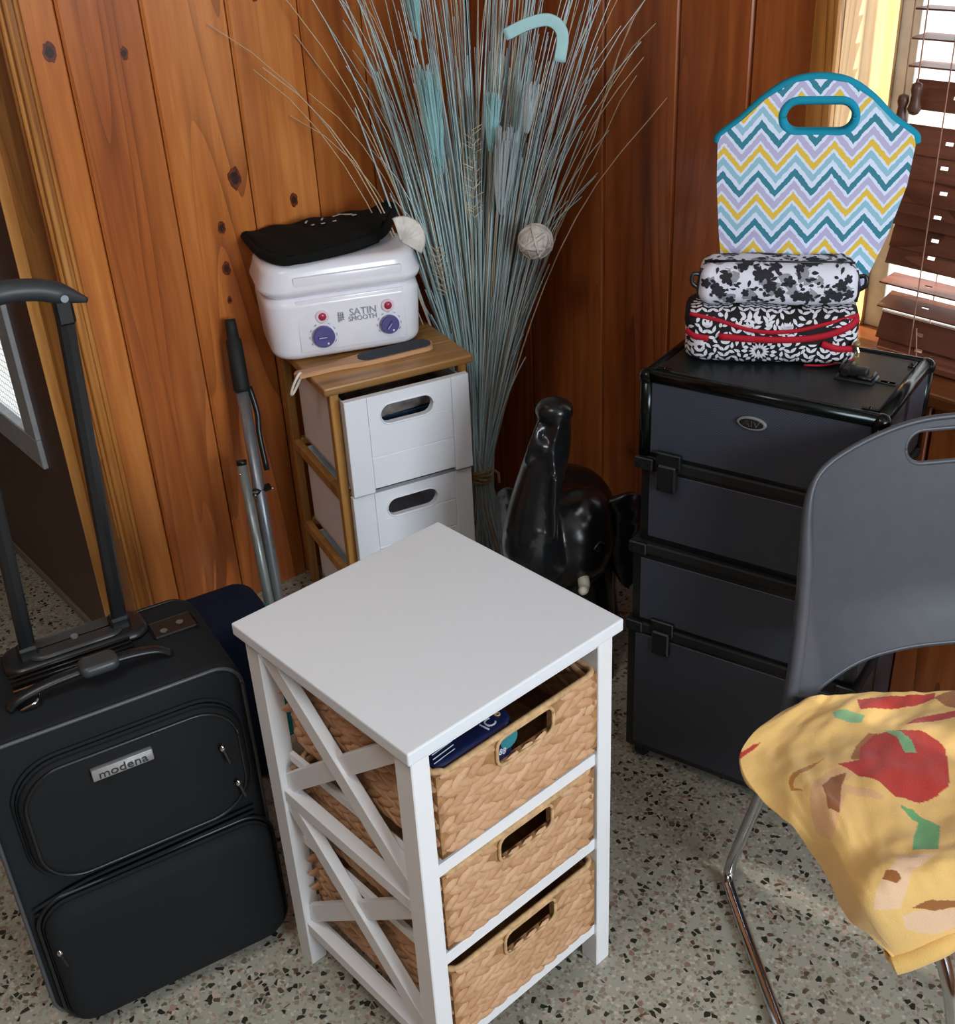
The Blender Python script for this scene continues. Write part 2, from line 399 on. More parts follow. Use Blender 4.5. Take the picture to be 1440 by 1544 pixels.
# left wall: dark backing and one object per pine board
DX0, DX1, DZ = -.18, .805, 2.2      # doorway
bm = box((DX1+.022, YW+.02, 0), (XW+.0, YW+.14, ZC)); box((XL, YW+.02, 0), (DX0, YW+.14, ZC), bm=bm); box((DX0, YW+.02, DZ), (DX1+.02, YW+.14, ZC), bm=bm)
wl = struct(obj('wall_left', bm, GROOVE))
def board_mesh(wd, ht, th=.018):
    """board lying in x-z, face towards -y, chamfered long edges"""
    g, c = .0012, .006
    pr = [(-wd/2+g, th), (-wd/2+g, c), (-wd/2+c, 0), (wd/2-c, 0), (wd/2-g, c), (wd/2-g, th)]
    return loft([[(x, y, 0) for x, y in pr], [(x, y, ht) for x, y in pr]])
xs = [.852, .927, 1.103, 1.297, 1.476, 1.645, 1.80, 1.96]
TINT = [(1.08, 1.05, .95, 1), (.86, .74, .74, 1), (1.06, 1.02, .95, 1), (.98, .92, .85, 1), (.95, .85, .75, 1), (.9, .78, .66, 1), (.9, .8, .7, 1)]
def blob_outline(r, rr, n=16):
    return [(r*(1+rr.uniform(-.16, .16))*math.cos(2*PI*i/n), r*(1+rr.uniform(-.16, .16))*math.sin(2*PI*i/n)) for i in range(n)]
KNOTRIM = plain('reddish_knot_rim', '6e3318', .35, var=.3, scale=90)
KNOT = plain('dark_knot', '3a1d10', .4, var=.3, scale=60)
KNOTS = {0: [(0.896, 1.392, 0.0122)], 2: [(1.256, 1.078, 0.015), (1.204, 0.975, 0.0085), (1.2, 0.881, 0.0094), (1.195, 0.805, 0.0056)], 3: [(1.369, 1.45, 0.0094), (1.402, 0.998, 0.0094)], 1: [(1.049, 1.37, 0.0075)]}
for a, b in zip(xs, xs[1:]):
    o = obj('plank', board_mesh(b-a, ZC), PINE_L, wl); o.location = ((a+b)/2, YW, 0); o.color = TINT[xs.index(a)]
    for kx, kz, kr in KNOTS.get(xs.index(a), []):
        for q, (m_, kk) in enumerate(((KNOTRIM, 1.0), (KNOT, .62))):
            kb = plate([(kx-(a+b)/2+(x-0)*1.0, kz+z*(1.5-.2*q)) for x, z in blob_outline(kr*kk*1.15, rnd)], [], -.0004-.0003*q, .001)
            obj('knot', kb, m_, o)
x = DX0-.07
while x > XL+.2:
    o = obj('plank', board_mesh(.2, ZC), PINE_L, wl); o.location = (x-.1, YW, 0); x -= .2
# right wall with window opening
WY0, WY1, WZ0, WZ1 = .10, 1.315, .76, 2.1
bm = box((XW+.02, WY1+.02, 0), (XW+.24, YW+.14, ZC)); box((XW+.02, YR, 0), (XW+.24, WY0-.02, ZC), bm=bm)
box((XW+.02, WY0-.02, 0), (XW+.24, WY1+.02, WZ0-.03), bm=bm); box((XW+.02, WY0-.02, WZ1+.02), (XW+.24, WY1+.02, ZC), bm=bm)
wr = struct(obj('wall_right', bm, GROOVE))
ys = [2.40, 2.19, 1.925, 1.71, 1.52, 1.37]
def rboard(y0, y1, z0, z1):
    o = obj('plank', board_mesh(abs(y0-y1), z1-z0), PINE_R, wr); o.location = (XW, (y0+y1)/2, z0); o.rotation_euler = (0, 0, -PI/2)
for a, b in zip(ys, ys[1:]): rboard(a, b, 0, ZC)
yb = [1.37, 1.2, 1.027, .86, .66, .47, .27, .04]
for a, b in zip(yb, yb[1:]): rboard(a, b, 0, WZ0-.03); rboard(a, b, WZ1, ZC)
y = .04
while y > YR+.2: rboard(y, y-.2, 0, ZC); y -= .2
# door casing and jamb
bm = box((.811, YW-.014, 0), (.853, YW+.0, DZ+.04), .003)
bm2 = box((.817, YW-.026, 0), (.830, YW-.0, DZ+.04), .005, 2); box((.840, YW-.020, 0), (.848, YW, DZ+.04), .003, 2, bm=bm2); add(bm, bm2)
struct(obj('trim_1', bm, CASING))
bm = box((.807, YW-.002, -.09), (.829, YW+.16, DZ), .002)
box((DX0-.01, YW, 0), (DX0+.02, YW+.16, DZ), .002, bm=bm); box((DX0, YW, DZ-.02), (DX1, YW+.16, DZ), .002, bm=bm)
struct(obj('trim_2', bm, CASING))
struct(obj('trim_3', box((DX0-.07, YW-.014, 0), (DX0, YW, DZ+.04), .003), CASING))
# the open door leaf, swung away behind the left wall
door = bpy.data.objects.new('door_1', None); COL.objects.link(door); door.location = (.783, YW+.165, -.093); struct(door)
DW, DH = .90, 2.2
PY0, PY1, PZ0, PZ1 = .165, .76, .494, 1.9
bm = box((0, 0, .012), (.036, PY0, DH)); box((0, PY1, .012), (.036, DW, DH), bm=bm); box((0, PY0, .012), (.036, PY1, PZ0), bm=bm); box((0, PY0, PZ1), (.036, PY1, DH), bm=bm)
leaf = obj('door_leaf', bm, DOORBROWN, door)
obj('door_edge', box((-.001, -.004, .012), (.037, .0, DH), .001), CASING, door)
fr = bmesh.new(); fw = .07
for a, b in (((-.012, PY0-.01, PZ0+fw), (.04, PY0+fw, PZ1-fw)), ((-.012, PY1-fw, PZ0+fw), (.04, PY1, PZ1-fw)), ((-.012, PY0-.01, PZ0-.01), (.04, PY1, PZ0+fw)), ((-.012, PY0-.01, PZ1-fw), (.04, PY1, PZ1))):
    box(a, b, .003, bm=fr)
fo = obj('pane_frame', fr, ALUFRAME, door)
obj('glass_pane', box((.012, PY0+.03, PZ0+.03), (.018, PY1-.03, PZ1-.03)), FROST, door)
sw = obj('door_sweep', box((-.006, .0, .004), (.04, DW, .03), .002), plain('door_sweep_grey', '8b7d72', .5), door)
# window: casing, jamb, sill, sash frame and panes
win = bpy.data.objects.new('window_1', None); COL.objects.link(win); win.location = (XW, 0, 0); struct(win)
bm = box((-.018, WY1, WZ0-.03), (0, 1.372, WZ1+.06), .004); box((-.018, WY0-.055, WZ0-.03), (0, WY0, WZ1+.06), .004, bm=bm); box((-.018, WY0, WZ1), (0, WY1, WZ1+.06), .004, bm=bm)
obj('casing', bm, CASING, win)
bm = box((0, WY1, WZ0), (.23, WY1+.02, WZ1)); box((0, WY0-.02, WZ0), (.23, WY0, WZ1), bm=bm); box((0, WY0, WZ1), (.23, WY1, WZ1+.02), bm=bm)
obj('jamb', bm, wood('sunlit_jamb_wood', [lin('e8c796'), lin('d9b07a'), lin('c4935c')], knots=False, tint=0), win)  # jamb wood made paler, its sun glow partly put into the colour
obj('window_sill', box((-.045, WY0-.06, WZ0-.03), (.23, 1.385, WZ0), .006, 2), wood('sill_wood', [lin('9a6038'), lin('7d4726'), lin('5a2f18')], knots=False, axis='y'), win)
bm = bmesh.new()
for a, b in (((.185, WY1-.045, WZ0), (.22, WY1, WZ1)), ((.185, WY0, WZ0), (.22, WY0+.045, WZ1)), ((.185, WY0+.045, WZ0), (.22, WY1-.045, WZ0+.045)), ((.185, WY0+.045, WZ1-.045), (.22, WY1-.045, WZ1)), ((.180, .68, WZ0+.045), (.219, .72, WZ1-.045))):
    box(a, b, .002, bm=bm)
obj('sash_frame', bm, ALUFRAME, win)
for y0, y1 in ((WY0+.045, .68), (.72, WY1-.045)):
    for z0, z1 in ((WZ0+.045, WZ1-.045),):
        obj('pane', box((.200, y0, z0), (.204, y1, z1)), GLASS, win)
# outside: pale block wall low down and open ground
gr = struct(obj('ground_outside', box((.89, -6, -.34), (14, 9, -.27)), plain('pale_ground', 'b9b7ae', .9)))

# ------------------------------------------------------------------ wooden venetian blind
BY0, BY1 = WY0+.02, 1.195
bl = thing('window_blind', 'brown wooden venetian blind hanging in the window at right', 'blind', (XW+.055, 0, WZ1))
obj('head_rail', box((-.03, BY0, -.05), (.03, BY1+.09, 0), .004), SLATW, bl)
def slat_mesh():
    hw, th = .026, .0015
    bm = bmesh.new(); holes = (1.105, .62, .2); hl, hd = .008, .0032
    cuts = [BY1]
    for h in holes: cuts += [h+hl, h-hl]
    cuts.append(BY0)
    for i in range(len(cuts)-1):
        a, b = cuts[i], cuts[i+1]
        if i % 2 == 0: box((-hw, b, -th), (hw, a, th), bm=bm)
        else: box((-hw, b, -th), (-hd, a, th), bm=bm); box((hd, b, -th), (hw, a, th), bm=bm)
    me = bpy.data.meshes.new('slat'); bm.to_mesh(me); bm.free(); return me
SLAT = slat_mesh()
zs = []
z = 1.315
upper = [1.323+.047*k for k in range(16)]
lower = [(1.272, -1.25), (1.192, -1.25), (1.148, -1.30), (1.103, -1.30), (1.058, -1.30), (1.014, -1.30), (.980, -1.25), (.921, -.12), (.884, -.35), (.826, -1.25), (.793, -1.28)]
for z in upper:
    if z < WZ1-.06:
        o = link('slat', SLAT, SLATW, bl); o.location = (0, 0, z-WZ1); o.rotation_euler = (0, rnd.uniform(-.06, .02), 0)
for z, a in lower:
    o = link('slat', SLAT, SLATW, bl); o.location = (0, 0, z-WZ1); o.rotation_euler = (rnd.uniform(-.006, .006), a, 0)
obj('bottom_rail', box((-.027, BY0, .766-WZ1), (.027, BY1, .782-WZ1), .003), SLATW, bl)
for h in (1.105, .62, .2):
    bm = tube([(-.027, h+.004, -.04), (-.028, h+.004, -1.33)], .0012, 6); tube([(.027, h, -.04), (.027, h, -1.33)], .0012, 6, bm=bm)
    obj('ladder_cord', bm, CORDBR, bl)
for dy, dz in ((0, 0), (.024, -.022)):
    top = (-.034, 1.165+dy*1.1, -.04)
    bm = tube([top, (-.034, 1.165+dy, 1.292-WZ1+dz)], .0014, 6)
    c = obj('pull_cord', bm, CORDBR, bl)
    bm = xf(lathe([(.004, .028), (.009, .025), (.0105, .016), (.008, .006), (.0095, -.008), (.0125, -.018), (.008, -.026), (.003, -.028)], 16), TR((-.034, 1.165+dy, 1.27-WZ1+dz)))
    obj('tassel', bm, TASSEL, c, True)
bm = tube(smoothpts([(-.03, 1.10, -1.25), (-.04, 1.085, -1.31), (-.042, 1.078, -1.345), (-.036, 1.068, -1.352), (-.03, 1.072, -1.32)], 6), .0014, 6)
obj('cord_loop', bm, CORDBR, bl, True)

# ------------------------------------------------------------------ white storage stand with crossed sides
CW, CD, CH, CI = .4064, .4116, .72, .011
CLW, CLD = .031, .036
stand = thing('storage_stand', 'white wooden storage stand with crossed side braces and three wicker baskets', 'side table', (.6017, .9248, 0), .04475)
obj('tabletop', box((0, 0, CH-.021), (CW, CD, CH), .0025, 2), WHITETOP, stand)
for lx in (CI, CW-CI-CLW):
    for ly in (CI, CD-CI-CLD):
        obj('leg', box((lx, ly, 0), (lx+CLW, ly+CLD, CH-.021), .0015), WHITE, stand)
def bar(p, q, w, d, axis):
    """straight bar of section w (in the plane) by d, from p to q, lying in the plane normal to axis 'x'"""
    p, q = Vector(p), Vector(q); L = (q-p).length; bm = box((0, -w/2, -d/2), (L, w/2, d/2), .001)
    t = (q-p).normalized(); n = Vector((1, 0, 0)) if axis == 'x' else Vector((0, 1, 0)); s = n.cross(t)
    m = Matrix((t, s, n)).transposed().to_4x4(); m.translation = p; return xf(bm, m)
ya, yb_ = CI+CLD, CD-CI-CLD
for sx in (CI+.014, CW-CI-.014):
    for z0, z1 in ((.416, .690), (.118, .392)):
        obj('cross_brace', bar((sx, ya-.004, z0), (sx, yb_+.004, z1), .032, .018, 'x'), WHITE, stand)
        obj('cross_brace', bar((sx+.003, ya-.004, z1), (sx+.003, yb_+.004, z0), .032, .012, 'x'), WHITE, stand)
    for z in (.399, .092): obj('side_rail', box((sx-.011, ya, z-.012), (sx+.011, yb_, z+.012), .001), WHITE, stand)
    obj('apron', box((sx-.009, ya, .682), (sx+.009, yb_, .70), .001), WHITE, stand)
for z in (.468, .288, .088):
    for y in (CI+.006, CD-CI-.024):
        obj('shelf_rail', box((CI+CLW, y, z-.0115), (CW-CI-CLW, y+.018, z+.0115), .001), WHITE, stand)
    for sx in (CI+CLW-.008, CW-CI-CLW):
        obj('basket_runner', box((sx, ya-.02, z-.008), (sx+.008, yb_+.02, z+.008)), WHITE, stand)
obj('front_apron', box((CI+CLW, CI+.004, .682), (CW-CI-CLW, CI+.02, .70)), WHITE, stand)
for y in (CD-CI-.02,): obj('back_apron', box((CI+CLW, y, .66), (CW-CI-CLW, y+.014, .70)), WHITE, stand)

# ------------------------------------------------------------------ wicker baskets
def strand_mesh(seed):
    r = random.Random(seed); L, W_, H = .046, .0215, .0075
    bm = bmesh.new(); rows = []
    for i, s in enumerate((-1, -.55, 0, .55, 1)):
        w = W_*(.5 if s in (-1,) else .42)*math.sqrt(max(0.02, 1-(abs(s)**2.2)))*r.uniform(.92, 1.08)
        h = H*(1-.55*s*s*(1 if s < 0 else 1.4))
        h = H*(.25+.75*math.cos(s*1.25))*(1.15 if s < 0 else .95)
        rows.append([bm.verts.new((s*L/2, k*w, h*(1-abs(k)**2*.75)+r.uniform(-.0006, .0006))) for k in (-1, -.45, .45, 1)])
    for a, b in zip(rows, rows[1:]):
        for k in range(3): bm.faces.new((a[k], b[k], b[k+1], a[k+1]))
    bmesh.ops.recalc_face_normals(bm, faces=bm.faces)
    me = bpy.data.meshes.new('strand'); bm.to_mesh(me); bm.free(); me.materials.append(HYA)
    for p in me.polygons: p.use_smooth = True
    return me
STR = [strand_mesh(i) for i in range(6)]
BW, BD, BH = .312, .352, .154
def basket(label, z, dx, dy, seed, slump=0):
    r = random.Random(seed)
    m = Matrix.Translation((.6017, .9248, 0)) @ Matrix.Rotation(.04475, 4, 'Z') @ Vector((.047+dx, .0125+dy, z))
    b = thing('wicker_basket', label, 'basket', m, .04475, 'wicker baskets in the white stand')
    hx0, hx1, hz0, hz1 = .110, .214, BH-.054, BH-.011
    th = .008
    bm = box((0, th, 0), (th, BD-th, BH-.006)); box((BW-th, th, 0), (BW, BD-th, BH-.006), bm=bm); box((0, BD-th, 0), (BW, BD, BH-.006), bm=bm)
    box((0, 0, 0), (BW, BD, .008), bm=bm)
    box((0, 0, 0), (hx0, th, BH-.006), bm=bm); box((hx1, 0, 0), (BW, th, BH-.006), bm=bm); box((hx0, 0, 0), (hx1, th, hz0), bm=bm); box((hx0, 0, hz1+.002), (hx1, th, BH-.006), bm=bm)
    obj('basket_core', bm, HYADARK, b)
    rim = [(x, y, BH-.004) for x, y in [(p[0]+BW/2, p[1]+BD/2) for p in rrect(BW/2-.001, BD/2-.001, .02)]]
    rim = [(x, y, zz+r.uniform(-.0015, .0015)) for x, y, zz in rim]
    obj('rim', tube(rim+[rim[0]], .0050, 8), ROPE, b, True)
    hr = [(x, -.002, zz) for x, zz in slot((hx0+hx1)/2, (hz0+hz1)/2, (hx1-hx0)/2+.003, (hz1-hz0)/2+.003, 3, .6)]
    obj('handle_edge', tube(hr+[hr[0]], .0030, 6), ROPE, b, True)
    n = 0
    rows = 9; dz = (BH-.006)/rows
    for face, ln in (('front', BW), ('left', BD), ('right', BD)):
        cols = int(ln/.0268)
        for i in range(rows):
            for j in range(cols+1):
                u = (j+(.5 if i % 2 else 0))*ln/cols; zz = (i+.5)*dz
                if u > ln-.006 or u < .006: continue
                if zz > BH-.012: continue
                if face == 'front' and hx0-.014 < u < hx1+.014 and hz0-.006 < zz < BH-.012: continue
                if face == 'right' and (j % 2 or i % 2): continue
                o = bpy.data.objects.new('strand', STR[r.randrange(6)]); COL.objects.link(o); o.parent = b
                ang = (.50 if i % 2 else -.34)+r.uniform(-.13, .13)
                if face == 'front':
                    o.matrix_local = Matrix.Translation((u, .002, zz)) @ Matrix.Rotation(PI/2, 4, 'X') @ Matrix.Rotation(ang, 4, 'Z')
                elif face == 'left':
                    o.matrix_local = Matrix.Translation((.002, BD-u, zz)) @ Matrix.Rotation(-PI/2, 4, 'Z') @ Matrix.Rotation(PI/2, 4, 'X') @ Matrix.Rotation(ang, 4, 'Z')
                else:
                    o.matrix_local = Matrix.Translation((BW-.002, u, zz)) @ Matrix.Rotation(PI/2, 4, 'Z') @ Matrix.Rotation(PI/2, 4, 'X') @ Matrix.Rotation(ang, 4, 'Z')
                if u > ln-.017 or u < .017: o.scale = (.62, .95, 1.0)
                n += 1
    # inside of the far walls: woven relief seen over the rim, joined
    bm = bmesh.new()
    for i in range(4, 9):
        for j in range(13):
            t = bmesh.new(); t.from_mesh(STR[(i*7+j) % 6]); ang = .5 if i % 2 else -.34
            xf(t, Matrix.Translation((BW-th-.001, BD-(j+.5*(i % 2))*BD/13, (i+.5)*dz)) @ Matrix.Rotation(-PI/2, 4, 'Z') @ Matrix.Rotation(PI/2, 4, 'X') @ Matrix.Rotation(ang, 4, 'Z')); add(bm, t)
            t = bmesh.new(); t.from_mesh(STR[(i*5+j) % 6])
            xf(t, Matrix.Translation(((j+.5*(i % 2))*BW/13, BD-th-.001, (i+.5)*dz)) @ Matrix.Rotation(PI/2, 4, 'X') @ Matrix.Rotation(ang, 4, 'Z')); add(bm, t)
    o = obj('inner_weave', bm, HYA, b, True); o['kind'] = 'stuff'
    return b
basket('top wicker basket in the white stand, holding a navy package', .4965, 0, -.004, 1)
basket('middle wicker basket in the white stand, below the one with the navy package', .3045, .002, .004, 2)
basket('bottom wicker basket in the white stand, nearest the floor', .1045, .002, .002, 3)
# navy package in the top basket
pk = thing('package', 'glossy navy package with pale lettering lying in the top basket', 'package', Matrix.Translation((.6017, .9248, 0)) @ Matrix.Rotation(.04475, 4, 'Z') @ Vector((.128, .098, .526)), .04475)
hx, hy = .078, .085
bm = softbox(hx, hy, 0, .125, .03, .012, 4)
for v in bm.verts: v.co.z += .0015*math.sin(v.co.x*60)*math.cos(v.co.y*50)
obj('wrapper', bm, NAVYPK, pk, True)
WRT = plain('white_print', 'cfd6e6', .3)
text('lettering', 'IC', .024, WRT, pk, (.036, -.066, .1258), (.0, 0, .2))
text('numeral', '6', .020, plain('gold_print', 'd8b48a', .3), pk, (.058, -.058, .1264), (0, 0, .2))
text('small_print', '1188', .014, WRT, pk, (.034, -.0865, .088), (PI/2, .3, 0))
obj('teal_spot', cyl(.016, .001, 20, loc=(.055, -.0855, .10), rot=(PI/2, 0, 0)), plain('teal_print', '2a7f88', .3), pk)
for k in range(4): obj('crease_line', tube([(-.068+.004*k, -.072+.007*k, .1245+.0005*k), (-.03+.004*k, -.070+.007*k, .1255+.0005*k)], .0007, 5), WRT, pk)

# ------------------------------------------------------------------ bamboo drawer unit
DUR = -.2262
US = .961
FLc = pz(489, 586, .70); DW_, DD_, DHt = .3745, .392, .66
du = thing('drawer_unit', 'narrow bamboo drawer unit with white slotted drawers against the pine wall', 'drawer unit', (FLc.x, FLc.y, .70-.66*US), DUR); du.scale = (US,)*3
LB = -(.70-.66*US)/US      # the floor in the unit's own measure
obj('top_board', box((-.004, -.004, DHt-.022), (DW_, DD_, DHt), .005, 2), BAMBOOX, du)
lw = .022
for lx in (.012, DW_-.014-lw):
    for ly in (.008, DD_-.012-lw): obj('leg', box((lx, ly, LB), (lx+lw, ly+lw, DHt-.022), .002), BAMBOO, du)
for z in (.372, .125):
    for lx in (.012, DW_-.014-lw): obj('side_rail', box((lx+.002, .008+lw, z-.022), (lx+lw-.002, DD_-.012-lw, z+.006), .0015), BAMBOO, du)
    for ly in (.010, DD_-.012-lw): obj('cross_rail', box((.012+lw, ly, z-.014), (DW_-.014-lw, ly+.018, z+.006), .0015), BAMBOOX, du)
def drawer(z0, z1, pull, lean):
    d = bpy.data.objects.new('drawer', None); COL.objects.link(d); d.parent = du; d.location = (0, -pull, z0)
    h = z1-z0; x0, x1 = .03, .345
    out = [(x0, 0), (x0+.055, 0), (x0+.055, .008), (x1-.046, .008), (x1-.046, 0), (x1, 0), (x1, h), (x0, h)]
    zc = h-.052
    f = plate(out, [slot((x0+x1)/2-.004, zc, .066, .0235, 8)], -.014, 0)
    # stiles stand proud of the three boards
    box((x1-.046, -.018, 0), (x1, -.0135, h), .0015, bm=f); box((x0, -.018, 0), (x0+.055, -.0135, h-.0), .0015, bm=f)
    obj('front_frame', f, DRAWERW, d)
    for k, (a, b) in enumerate(((.009, h*.36), (h*.36+.003, h*.68-.001))):
        obj('front_board', box((x0+.056, -.0165, a), (x1-.047, -.0138, b), .001), DRAWERW, d)
    a = h*.68+.002
    obj('front_board', plate([(x0+.056, a), (x1-.047, a), (x1-.047, h), (x0+.056, h)], [slot((x0+x1)/2-.004, zc, .066, .0235, 8)], -.0165, -.0138), DRAWERW, d)
    lip = slot((x0+x1)/2-.004, zc, .068, .0255, 8); obj('slot_edge', tube([(x, -.0165, z) for x, z in lip]+[(lip[0][0], -.0165, lip[0][1])], .0022, 6), DRAWERW, d, True)
    bm = box((x0+.006, 0, .012), (x0+.012, .34, h-.012)); box((x1-.012, 0, .012), (x1-.006, .34, h-.012), bm=bm); box((x0+.006, .334, .012), (x1-.006, .34, h-.012), bm=bm); box((x0+.006, 0, .012), (x1-.006, .34, .02), bm=bm)
    obj('drawer_box', bm, DRAWERW, d)
    return d
drawer(.383, .628, .016, 0); drawer(.135, .374, .004, 0); drawer(-.045, .118, .004, 0)
def wl_(root, p): return root.matrix_world @ Vector(p)
bpy.context.view_layer.update()
p = wl_(du, (.20, .12, .385))
mag = thing('magazine_stack', 'dark magazine stack lying inside the upper white drawer', 'magazines', p, DUR+.1); mag.scale = (US,)*3
cols = ['3e3a43', '8b2d38', 'b0b5be', '2f4c6c', '8e8680']
for i in range(5): obj('magazine', box((-.11, -.085, .012+i*.036), (.11, .15, .046+i*.036), .002), plain('cover_%d' % i, cols[i], .35, var=.3, scale=30), mag).rotation_euler = (0, 0, .12*(i % 3-1))

# ------------------------------------------------------------------ wax warmer
wm = thing('wax_warmer', 'white double wax warmer with purple dials on the bamboo drawer unit', 'wax warmer', wl_(du, (.146, .268, .66)), DUR-.17); wm.scale = (US,)*3
HX, HY = .192, .122
obj('body', softbox(HX-.010, HY-.004, .004, .160, .055, .024, 6, flare=.005), PLASTICW, wm, True)
obj('lid', softbox(HX+.003, HY+.003, .157, .234, .062, .024, 6, flare=-.010), PLASTICW, wm, True)
for sx in (-1, 1):
    for sy in (-1, 1): obj('foot', cyl(.012, .008, 16, loc=(sx*.11, sy*.06, .003)), PLASTICW, wm)
fy = -HY+.002
obj('front_panel', box((-.118, fy-.002, .026), (.140, fy+.02, .152), .003, 2), PLASTICW, wm, auto=40)
obj('lid_panel', box((-.118, fy-.003, .170), (.140, fy+.02, .208), .004, 2), PLASTICW, wm, auto=40)
for x, z, r, a in ((-.062, .062, .026, 0), (.098, .068, .0225, .9)):
    d = obj('dial', cyl(r, .012, 32, loc=(x, fy-.010, z), rot=(PI/2, 0, 0), bev=.002), PURPLE, wm, auto=40)
    obj('pointer', xf(box((-r*.55, -.003, -.0035), (r*.55, .003, .0035), .001), TR((x, fy-.0175, z), (0, -a, 0))), PURPLE, d)
    obj('pointer_mark', xf(box((-r*.5, -.0005, -.0008), (r*.2, .0005, .0008)), TR((x, fy-.0209, z+.001), (0, -a, 0))), DIALTXT, d)
    obj('dial_highlight', ball(.0028, (x+r*.3, fy-.017, z-r*.62), (1, .3, 1), 2), SILVERT, d)
    bm = bmesh.new()
    for k in range(9):
        t = math.radians(-30+k*30); c = (x+math.cos(t)*(r+.0065), fy-.0045, z+math.sin(t)*(r+.0065))
        xf_ = box((-.003, -.0004, -.0007), (.003, .0004, .0007)); add(bm, xf(xf_, TR(c, (0, -t+PI/2, 0))))
    obj('dial_scale', bm, GREYTXT, wm)
for x, z in ((-.060, .110), (.098, .114)):
    b = obj('indicator_ring', cyl(.0155, .004, 28, loc=(x, fy-.005, z), rot=(PI/2, 0, 0), bev=.001), PINKRING, wm, auto=40)
    obj('indicator_light', ball(.0098, (x, fy-.007, z), (1, .5, 1), 2), REDBTN, b, True)
text('logo_line', 'SATIN', .024, GREYTXT, wm, (.038, fy-.0045, .109), (PI/2, 0, 0))
text('logo_line', 'SMOOTH', .0165, GREYTXT, wm, (.036, fy-.0045, .093), (PI/2, 0, 0))
bm = bmesh.new()
for k in range(3): box((-.012+k*.005, -.0004, -.012+k*.002), (-.010+k*.005, .0004, .012), bm=bm)
for k in range(3): box((-.014, -.0004, .004-k*.006), (.002, .0004, .0055-k*.006), bm=bm)
obj('logo_emblem', xf(bm, TR((-.010, fy-.0048, .102))), GREYTXT, wm)

# ------------------------------------------------------------------ folded black shirt on the warmer
def grid_cloth(ctrl, n=10, thick=.006):
    """control rows of points -> smooth sheet"""
    rows = [smoothpts(r, n) for r in ctrl]; cols = list(zip(*rows)); out = [smoothpts(c, n) for c in cols]   # out[col][row]
    bm = bmesh.new(); V = [[bm.verts.new(p) for p in c] for c in out]
    for a, b in zip(V, V[1:]):
        for k in range(len(a)-1): bm.faces.new((a[k], b[k], b[k+1], a[k+1]))
    return bm, out
def solid(bm, th): bmesh.ops.recalc_face_normals(bm, faces=bm.faces); bmesh.ops.solidify(bm, geom=bm.faces[:], thickness=th); return bm
sh = thing('folded_shirt', 'folded black garment with silver lettering laid over the white warmer', 'shirt', wl_(du, (.146, .268, .896)), DUR-.17); sh.scale = (US,)*3
ctrl = [[(-.185, .115, .018), (-.09, .118, .022), (0, .112, .03), (.10, .10, .038), (.165, .085, .055)],
        [(-.180, .04, .018), (-.09, .035, .026), (0, .035, .032), (.09, .035, .040), (.160, .04, .052)],
        [(-.168, -.03, .012), (-.09, -.04, .022), (-.01, -.035, .028), (.07, -.02, .034), (.135, .0, .040)],
        [(-.13, -.10, .006), (-.085, -.108, .012), (-.02, -.095, .014), (.05, -.072, .016), (.115, -.035, .020)]]
ctrl = [[(x, y, z+.012) for x, y, z in r] for r in ctrl]
top, _ = grid_cloth(ctrl, 8)
for v in top.verts: v.co.z += .003*math.sin(v.co.x*70+v.co.y*30)
obj('upper_fold', solid(top, .006), SHIRT, sh, True)
low, _ = grid_cloth([[(x*.98, y*.98+.004, .002+(.012 if z > .05 else .005)+(z-.03)*.25) for x, y, z in r] for r in ctrl], 8)
obj('lower_fold', solid(low, .008), SHIRT, sh, True)
edge = smoothpts([(-.188, .118, .018), (-.182, .04, .018), (-.17, -.032, .014), (-.131, -.104, .010), (-.085, -.112, .014), (-.02, -.099, .016), (.05, -.076, .02), (.117, -.037, .024), (.16, .03, .046), (.168, .085, .055)], 8)
obj('rolled_edge', tube(edge, .011, 10), SHIRT, sh, True)
bm = bmesh.new()
for k, (x, y, L, a) in enumerate(((-.045, .052, .018, 1.25), (-.005, .060, .018, 1.25), (.03, .066, .02, .5), (.052, .062, .035, -.35), (.062, .050, .03, -.5), (-.035, .02, .008, .6), (-.01, .022, .010, .2), (.018, .024, .010, .4), (.07, .038, .012, .5))):
    add(bm, xf(box((-L/2, -.0022, -.0006), (L/2, .0022, .0006)), TR((x, y, .050+max(0, x)*.08), (0, 0, a))))
obj('silver_lettering', bm, SILVERT, sh)

# ------------------------------------------------------------------ wooden foot file on the unit
ff = thing('foot_file', 'pale wooden foot file with grey abrasive pad and cord on the bamboo unit', 'foot file', wl_(du, (.142, .098, .6605)), DUR+.02); ff.scale = (US,)*3
def paddle(z0, z1, x0, x1, k=1.0):
    out = []; N = 40
    prof = lambda x: (.014 if x < -.13 else .014+.016*(1/(1+math.exp(-(x+.04)*60))))*k
    xs_ = [x0+(x1-x0)*i/N for i in range(N+1)]
    def w(x):
        v = prof(x)
        for e, s in ((x0, 1), (x1, -1)):
            d = (x-e)*s
            if d < v: v *= math.sqrt(max(0, 1-((v-d)/v)**2))
        return max(v, .0005)
    up = [(x, w(x)) for x in xs_]; pts = up+[(x, -y) for x, y in reversed(up)]
    return loft([[(x, y, z0) for x, y in pts], [(x, y, z1) for x, y in pts]])
obj('paddle', paddle(0, .011, -.18, .175), PADDLE, ff)
obj('abrasive_pad', paddle(.011, .0135, -.02, .168, .86), ABRAS, ff)
lp = [(-.168+.0*math.cos(a), -.0+.0, .012) for a in (0,)]
loop = [(-.168-.012+.016*math.cos(a)*.9, -.006-.012*math.sin(a)*.7, -.012+.026*math.sin(a+.9)) for a in [2*PI*k/24 for k in range(25)]]
obj('hanging_cord', tube(loop, .0032, 8), CORD, ff, True)

